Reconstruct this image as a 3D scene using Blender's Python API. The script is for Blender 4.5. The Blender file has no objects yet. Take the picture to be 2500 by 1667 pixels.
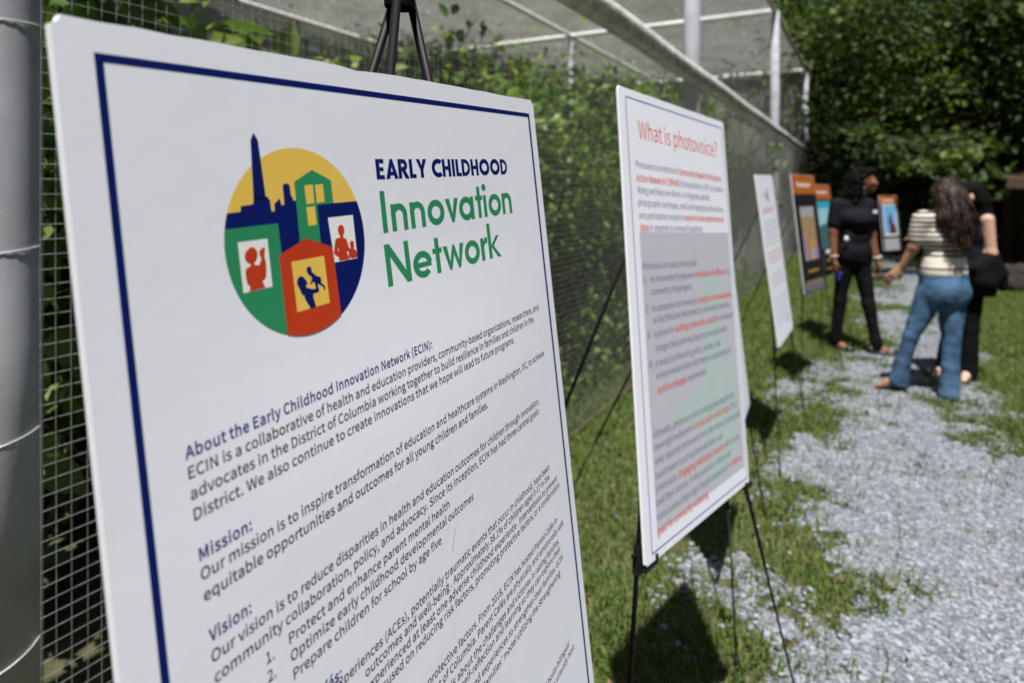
import bpy, math, random
import numpy as np
from mathutils import Vector, Matrix
from mathutils.geometry import delaunay_2d_cdt, tessellate_polygon

# ------------------------------------------------------------------ scene, camera, light
sc = bpy.context.scene
COL = sc.collection
R = math.radians
rng = np.random.default_rng(7)
random.seed(7)

EYE = 1.52                                   # camera height above the ground
cam_d = bpy.data.cameras.new('camera')
cam = bpy.data.objects.new('camera', cam_d); COL.objects.link(cam)
cam.location = (0, 0, EYE); cam.rotation_euler = (R(90), 0, 0)
cam_d.sensor_width = 36; cam_d.lens = 23.35
cam_d.shift_x = 0; cam_d.shift_y = -0.1424   # rising-front framing: level camera, horizon high in the frame
cam_d.clip_start = 0.05; cam_d.clip_end = 400
cam_d.dof.use_dof = True; cam_d.dof.focus_distance = 0.70; cam_d.dof.aperture_fstop = 4.35
cam_d.dof.aperture_blades = 9
sc.camera = cam

world = bpy.data.worlds.new('World'); sc.world = world; world.use_nodes = True
wn = world.node_tree.nodes; wl = world.node_tree.links
bg = wn['Background']
sky = wn.new('ShaderNodeTexSky'); sky.sky_type = 'NISHITA'; sky.sun_disc = False
TO_SUN = Vector((-0.05, -0.418, 1.0)).normalized()
sky.sun_elevation = math.asin(TO_SUN.z)
sky.sun_rotation = math.atan2(TO_SUN.x, TO_SUN.y)
sky.air_density = 1.0; sky.dust_density = 1.0; sky.ozone_density = 1.0
wl.new(sky.outputs[0], bg.inputs[0]); bg.inputs[1].default_value = 0.05

sun_d = bpy.data.lights.new('sun', 'SUN'); sun = bpy.data.objects.new('sun', sun_d); COL.objects.link(sun)
sun_d.energy = 5.0; sun_d.angle = R(0.53); sun_d.color = (1.0, 0.965, 0.92)
sun.rotation_euler = TO_SUN.to_track_quat('Z', 'Y').to_euler()
sun.location = (0, 0, 30)

sc.render.engine = 'CYCLES'
sc.cycles.use_denoising = True
sc.cycles.max_bounces = 8; sc.cycles.transparent_max_bounces = 24
sc.cycles.diffuse_bounces = 3; sc.cycles.glossy_bounces = 2; sc.cycles.transmission_bounces = 4
sc.cycles.sample_clamp_indirect = 6
sc.view_settings.view_transform = 'Standard'; sc.view_settings.look = 'None'
sc.view_settings.exposure = 0.72; sc.view_settings.gamma = 1.0
sc.render.resolution_x = 1024; sc.render.resolution_y = 682

# ------------------------------------------------------------------ helpers
def tag(o, label=None, cat=None, group=None, kind=None):
    if label: o['label'] = label
    if cat: o['category'] = cat
    if group: o['group'] = group
    if kind: o['kind'] = kind
    return o

def empty(name, loc, label, cat, group=None):
    o = bpy.data.objects.new(name, None); COL.objects.link(o)
    o.location = loc; o.empty_display_size = 0.1
    return tag(o, label, cat, group)

def np_mesh(name, V, F3=None, F4=None, smooth=False):
    me = bpy.data.meshes.new(name)
    V = np.asarray(V, dtype=np.float32).reshape(-1, 3)
    parts = []
    if F3 is not None and len(F3): parts.append(np.asarray(F3, dtype=np.int32).reshape(-1, 3))
    if F4 is not None and len(F4): parts.append(np.asarray(F4, dtype=np.int32).reshape(-1, 4))
    me.vertices.add(len(V)); me.vertices.foreach_set('co', V.ravel())
    loops = np.concatenate([p.ravel() for p in parts]); sizes = np.concatenate([np.full(len(p), p.shape[1], np.int32) for p in parts])
    starts = np.concatenate([[0], np.cumsum(sizes)[:-1]]).astype(np.int32)
    me.loops.add(len(loops)); me.loops.foreach_set('vertex_index', loops)
    me.polygons.add(len(sizes)); me.polygons.foreach_set('loop_start', starts)
    try: me.polygons.foreach_set('loop_total', sizes)
    except Exception: pass
    me.update(calc_edges=True); me.validate()
    me.polygons.foreach_set('use_smooth', np.full(len(me.polygons), smooth, dtype=bool))
    return me

def link(name, me, m, parent=None):
    o = bpy.data.objects.new(name, me); COL.objects.link(o)
    if m is not None:
        me.materials.clear(); me.materials.append(m)
    if parent is not None: o.parent = parent
    return o

class MB:
    """collects geometry and links it as one mesh object"""
    def __init__(s, origin=(0, 0, 0)):
        s.v = []; s.f3 = []; s.f4 = []; s.n = 0; s.o = np.array(origin, float)
    def add(s, V, F3=None, F4=None):
        V = np.asarray(V, float).reshape(-1, 3)
        if F3 is not None and len(F3): s.f3.append(np.asarray(F3, int).reshape(-1, 3) + s.n)
        if F4 is not None and len(F4): s.f4.append(np.asarray(F4, int).reshape(-1, 4) + s.n)
        s.v.append(V); s.n += len(V); return s
    def box(s, c, sx, sy, sz, ax=None):
        """box with centre c, full sizes, optional 3x3 axes (rows)"""
        A = np.eye(3) if ax is None else np.array([np.array(a, float) / np.linalg.norm(a) for a in ax])
        q = np.array([(i, j, k) for i in (-.5, .5) for j in (-.5, .5) for k in (-.5, .5)]) * (sx, sy, sz)
        F = [(0, 1, 3, 2), (4, 6, 7, 5), (0, 4, 5, 1), (2, 3, 7, 6), (0, 2, 6, 4), (1, 5, 7, 3)]
        return s.add(q @ A + np.array(c, float), None, F)
    def tube(s, P, r, n=10, cap=True):
        P = np.asarray(P, float); m = len(P)
        r = np.full(m, r, float) if np.isscalar(r) else np.asarray(r, float)
        T = np.gradient(P, axis=0); T /= np.linalg.norm(T, axis=1)[:, None] + 1e-12
        up = np.array([0, 0, 1.0]) if abs(T[0][2]) < .9 else np.array([1.0, 0, 0])
        a = np.cross(T[0], up); a /= np.linalg.norm(a)
        V = []
        for i in range(m):
            a = a - T[i] * (a @ T[i]); a /= np.linalg.norm(a) + 1e-12
            b = np.cross(T[i], a)
            t = np.arange(n) / n * 2 * np.pi
            V.append(P[i] + r[i] * (np.cos(t)[:, None] * a + np.sin(t)[:, None] * b))
        V = np.concatenate(V); F = []
        for i in range(m - 1):
            for j in range(n):
                k = (j + 1) % n
                F.append((i * n + j, i * n + k, (i + 1) * n + k, (i + 1) * n + j))
        F3 = []
        if cap:
            c0 = len(V); V = np.concatenate([V, [P[0]], [P[-1]]])
            for j in range(n):
                k = (j + 1) % n
                F3.append((c0, k, j)); F3.append((c0 + 1, (m - 1) * n + j, (m - 1) * n + k))
        return s.add(V, F3, F)
    def ball(s, c, r, nu=10, nv=7):
        r = np.array([r, r, r], float) if np.isscalar(r) else np.array(r, float)
        V = [(0, 0, 1)]
        for i in range(1, nv):
            th = math.pi * i / nv
            for j in range(nu):
                ph = 2 * math.pi * j / nu
                V.append((math.sin(th) * math.cos(ph), math.sin(th) * math.sin(ph), math.cos(th)))
        V.append((0, 0, -1)); F4 = []; F3 = []
        for j in range(nu):
            k = (j + 1) % nu
            F3.append((0, 1 + j, 1 + k))
            for i in range(nv - 2):
                F4.append((1 + i * nu + j, 1 + (i + 1) * nu + j, 1 + (i + 1) * nu + k, 1 + i * nu + k))
            b = 1 + (nv - 2) * nu
            F3.append((len(V) - 1, b + k, b + j))
        return s.add(np.array(V) * r + np.array(c, float), F3, F4)
    def build(s, name, m, parent=None, smooth=False, bevel=0):
        V = np.concatenate(s.v) - s.o
        me = np_mesh(name, V, np.concatenate(s.f3) if s.f3 else None, np.concatenate(s.f4) if s.f4 else None, smooth)
        o = link(name, me, m, parent)
        if bevel:
            bv = o.modifiers.new('bevel', 'BEVEL'); bv.width = bevel; bv.segments = 2; bv.limit_method = 'ANGLE'
        return o

# value noise (numpy)
_perm = np.random.default_rng(3).random((97, 97, 97)).astype(np.float32)
def vnoise(P):
    P = np.asarray(P, float); i = np.floor(P).astype(int); f = P - i; f = f * f * (3 - 2 * f)
    def g(a, b, c): return _perm[(i[..., 0] + a) % 97, (i[..., 1] + b) % 97, (i[..., 2] + c) % 97]
    fx, fy, fz = f[..., 0], f[..., 1], f[..., 2]
    def l(a, b, t): return a + (b - a) * t
    return l(l(l(g(0, 0, 0), g(1, 0, 0), fx), l(g(0, 1, 0), g(1, 1, 0), fx), fy),
             l(l(g(0, 0, 1), g(1, 0, 1), fx), l(g(0, 1, 1), g(1, 1, 1), fx), fy), fz)
def fbm(P, o=4):
    P = np.asarray(P, float); t = 0; a = .5; n = 0
    for k in range(o):
        t = t + a * vnoise(P * 2 ** k + 17.3 * k); n += a; a *= .5
    return t / n
def n2(x, y, s): return fbm(np.stack([x * s, y * s, np.zeros_like(x) + .5], -1))

# ------------------------------------------------------------------ materials (all procedural)
def mat(name, col, rough=.6, spec=.3, var=.0, scale=8., metal=0., bump=0., bscale=60., col2=None, detail=4, coat=0, island=0):
    m = bpy.data.materials.new(name); m.use_nodes = True
    nt = m.node_tree; N = nt.nodes; L = nt.links; b = N['Principled BSDF']
    b.inputs['Roughness'].default_value = rough; b.inputs['Metallic'].default_value = metal
    b.inputs['Specular IOR Level'].default_value = spec
    if coat: b.inputs['Coat Weight'].default_value = coat
    c = tuple(col) + (1,)
    b.inputs['Base Color'].default_value = c
    tc = N.new('ShaderNodeTexCoord')
    if var or col2:
        if island:
            src = N.new('ShaderNodeNewGeometry').outputs['Random Per Island']
        else:
            n = N.new('ShaderNodeTexNoise'); n.inputs['Scale'].default_value = scale; n.inputs['Detail'].default_value = detail
            L.new(tc.outputs['Object'], n.inputs['Vector']); src = n.outputs['Fac']
        r = N.new('ShaderNodeValToRGB')
        lo = tuple(x * (1 - var) for x in col) + (1,)
        hi = (tuple(col2) if col2 else tuple(min(1, x * (1 + var)) for x in col)) + (1,)
        r.color_ramp.elements[0].position = .0 if island else .32; r.color_ramp.elements[1].position = 1. if island else .68
        r.color_ramp.elements[0].color = lo; r.color_ramp.elements[1].color = hi
        L.new(src, r.inputs[0]); L.new(r.outputs[0], b.inputs['Base Color'])
    if bump:
        n2_ = N.new('ShaderNodeTexNoise'); n2_.inputs['Scale'].default_value = bscale; n2_.inputs['Detail'].default_value = 3
        L.new(tc.outputs['Object'], n2_.inputs['Vector'])
        bp = N.new('ShaderNodeBump'); bp.inputs['Strength'].default_value = bump; bp.inputs['Distance'].default_value = .01
        L.new(n2_.outputs['Fac'], bp.inputs['Height']); L.new(bp.outputs[0], b.inputs['Normal'])
    return m

def leaf_mat(name, c1, c2, c3, trans=.35, rough=.45, clump=0):
    m = bpy.data.materials.new(name); m.use_nodes = True
    nt = m.node_tree; N = nt.nodes; L = nt.links; b = N['Principled BSDF']; out = N['Material Output']
    g = N.new('ShaderNodeNewGeometry'); r = N.new('ShaderNodeValToRGB')
    e = r.color_ramp.elements; e[0].position = 0; e[0].color = (*c1, 1); e[1].position = 1; e[1].color = (*c3, 1)
    k = e.new(.6); k.color = (*c2, 1)
    fac = g.outputs['Random Per Island']
    if clump:      # paler clumps put into the leaf colour in place of sunlit sprays
        tc = N.new('ShaderNodeTexCoord'); n = N.new('ShaderNodeTexNoise'); n.inputs['Scale'].default_value = clump; n.inputs['Detail'].default_value = 2; L.new(tc.outputs['Object'], n.inputs['Vector'])
        q = N.new('ShaderNodeMapRange'); q.inputs['From Min'].default_value = .36; q.inputs['From Max'].default_value = .66; L.new(n.outputs['Fac'], q.inputs['Value'])
        m_ = N.new('ShaderNodeMath'); m_.operation = 'MULTIPLY_ADD'; L.new(g.outputs['Random Per Island'], m_.inputs[0]); m_.inputs[1].default_value = .4
        h_ = N.new('ShaderNodeMath'); h_.operation = 'MULTIPLY'; L.new(q.outputs[0], h_.inputs[0]); h_.inputs[1].default_value = .65; L.new(h_.outputs[0], m_.inputs[2]); fac = m_.outputs[0]
    L.new(fac, r.inputs[0]); L.new(r.outputs[0], b.inputs['Base Color'])
    b.inputs['Roughness'].default_value = rough; b.inputs['Specular IOR Level'].default_value = .35
    t = N.new('ShaderNodeBsdfTranslucent'); hs = N.new('ShaderNodeHueSaturation')
    hs.inputs['Hue'].default_value = .48; hs.inputs['Saturation'].default_value = 1.1; hs.inputs['Value'].default_value = 1.7
    L.new(r.outputs[0], hs.inputs['Color']); L.new(hs.outputs[0], t.inputs['Color'])
    mx = N.new('ShaderNodeMixShader'); mx.inputs[0].default_value = trans
    L.new(b.outputs[0], mx.inputs[1]); L.new(t.outputs[0], mx.inputs[2]); L.new(mx.outputs[0], out.inputs['Surface'])
    return m

def net_mat(name, col, clear):
    """woven shade netting: fine holes let part of the light straight through"""
    m = bpy.data.materials.new(name); m.use_nodes = True
    nt = m.node_tree; N = nt.nodes; L = nt.links; out = N['Material Output']; N.remove(N['Principled BSDF'])
    d = N.new('ShaderNodeBsdfDiffuse'); t = N.new('ShaderNodeBsdfTranslucent'); tr = N.new('ShaderNodeBsdfTransparent')
    d.inputs[0].default_value = (*col, 1); t.inputs[0].default_value = (*col, 1)
    m1 = N.new('ShaderNodeMixShader'); m1.inputs[0].default_value = .45; m2 = N.new('ShaderNodeMixShader')
    tc = N.new('ShaderNodeTexCoord'); n = N.new('ShaderNodeTexNoise'); n.inputs['Scale'].default_value = .9; n.inputs['Detail'].default_value = 3
    mr = N.new('ShaderNodeMapRange'); mr.inputs['From Min'].default_value = .3; mr.inputs['From Max'].default_value = .7
    mr.inputs['To Min'].default_value = clear - .05; mr.inputs['To Max'].default_value = clear + .05
    L.new(tc.outputs['Object'], n.inputs['Vector']); L.new(n.outputs['Fac'], mr.inputs['Value'])
    L.new(d.outputs[0], m1.inputs[1]); L.new(t.outputs[0], m1.inputs[2])
    L.new(mr.outputs[0], m2.inputs[0]); L.new(m1.outputs[0], m2.inputs[1]); L.new(tr.outputs[0], m2.inputs[2])
    L.new(m2.outputs[0], out.inputs['Surface'])
    return m

M = {}
M['board'] = mat('foam_board_white', (.775, .795, .87), .45, .25, var=.015, scale=3, bump=.03, bscale=25)
M['board_edge'] = mat('foam_board_edge', (.86, .86, .86), .6, .2, var=.03, scale=40)
def ink(n, c, rough=.6): return mat('ink_' + n, c, rough, .12, var=.02, scale=30)
M['navy'] = ink('navy', (.002, .009, .115)); M['green'] = ink('green', (.025, .245, .105)); M['red'] = ink('red', (.50, .045, .012))
M['yellow'] = ink('yellow', (.78, .52, .095)); M['white_ink'] = ink('white', (.80, .80, .80)); M['black'] = ink('black', (.022, .018, .020))
M['navy_text'] = ink('navy_text', (.02, .016, .16)); M['blue_line'] = ink('blue_line', (.02, .065, .30))
M['red_text'] = ink('red_text', (.62, .06, .035)); M['slate_text'] = ink('slate_text', (.07, .075, .17))
M['grey_panel'] = ink('grey_panel', (.47, .48, .53)); M['mint'] = ink('mint', (.42, .515, .505)); M['pale_text'] = ink('pale_text', (.52, .54, .64))
M['pale_red'] = ink('pale_red', (.66, .42, .40)); M['orange'] = ink('orange', (.36, .10, .017)); M['poster_black'] = ink('poster_black', (.012, .011, .012))
M['tan'] = ink('tan', (.31, .20, .11)); M['grey_ink'] = ink('grey', (.30, .31, .33)); M['gold'] = ink('gold', (.40, .26, .06))
M['cyan'] = ink('cyan', (.02, .33, .47)); M['pale_cyan'] = ink('pale_cyan', (.27, .50, .57)); M['teal_dark'] = ink('teal_dark', (.04, .12, .14))
M['sky_print'] = ink('sky_print', (.13, .33, .58)); M['maroon'] = ink('maroon', (.10, .02, .03)); M['violet'] = ink('violet', (.28, .20, .42))
M['easel'] = mat('easel_black', (.006, .006, .007), .5, .15, var=.2, scale=30)
M['rivet'] = mat('rivet_steel', (.62, .61, .58), .25, .5, metal=.9, var=.1, scale=50)
M['galv'] = mat('galvanised_steel', (.33, .34, .37), .8, .10, metal=0., var=.16, scale=5, bump=.04, bscale=120)
M['white_tube'] = mat('weathered_white_tube', (.56, .55, .52), .6, .3, var=.38, scale=9, bump=.9, bscale=45)
M['beam'] = mat('white_beam', (.80, .80, .78), .5, .3, var=.08, scale=6)
M['wire'] = mat('mesh_wire', (.27, .275, .265), .55, .4, metal=.3, var=.2, scale=30)
M['tie'] = mat('tie_wire', (.62, .63, .64), .4, .5, metal=.3, var=.1, scale=60)
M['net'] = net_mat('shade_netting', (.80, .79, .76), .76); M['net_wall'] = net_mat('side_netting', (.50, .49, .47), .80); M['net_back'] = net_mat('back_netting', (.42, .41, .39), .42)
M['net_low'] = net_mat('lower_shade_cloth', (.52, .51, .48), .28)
M['bark'] = mat('bark', (.075, .058, .045), .9, .1, var=.45, scale=5, bump=.8, bscale=22)
M['stem'] = mat('vine_stem', (.10, .075, .045), .85, .1, var=.35, scale=12, bump=.5, bscale=40)
M['leaf_big'] = leaf_mat('broad_leaf', (.035, .085, .020), (.085, .165, .030), (.22, .30, .085), .40)
M['leaf_vine'] = leaf_mat('vine_leaf', (.050, .110, .022), (.105, .20, .036), (.26, .33, .09), .40)
M['leaf_tree'] = leaf_mat('tree_leaf', (.011, .026, .006), (.036, .072, .011), (.135, .185, .035), .34, .6, .75)
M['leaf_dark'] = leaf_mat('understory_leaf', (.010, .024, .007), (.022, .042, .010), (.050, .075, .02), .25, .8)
M['grass'] = leaf_mat('grass_blade', (.042, .092, .013), (.082, .148, .024), (.20, .205, .065), .30, .6)
M['soil'] = mat('lawn_soil', (.050, .055, .022), .95, .1, col2=(.105, .10, .052), scale=14, bump=.6, bscale=90, detail=8)
M['gravel_sheet'] = mat('gravel_bed', (.10, .105, .115), .9, .2, col2=(.25, .26, .275), scale=55, bump=.9, bscale=120, detail=6)
M['stone'] = mat('gravel_stone', (.11, .122, .145), .85, .2, col2=(.30, .325, .36), island=1, bump=.2, bscale=200)
M['dead_leaf'] = mat('dead_leaf', (.12, .065, .032), .8, .2, col2=(.34, .19, .09), island=1)
M['timber'] = mat('old_timber', (.085, .060, .042), .85, .2, var=.4, scale=6, bump=.5, bscale=40)
M['shingle'] = mat('brown_shingle', (.075, .052, .038), .9, .1, var=.35, scale=16, bump=.5, bscale=50)
M['rock'] = mat('boulder', (.030, .025, .021), .9, .2, var=.4, scale=5, bump=.9, bscale=14)
M['notice'] = mat('notice_sheet', (.42, .44, .50), .6, .2, var=.1, scale=12)
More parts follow.
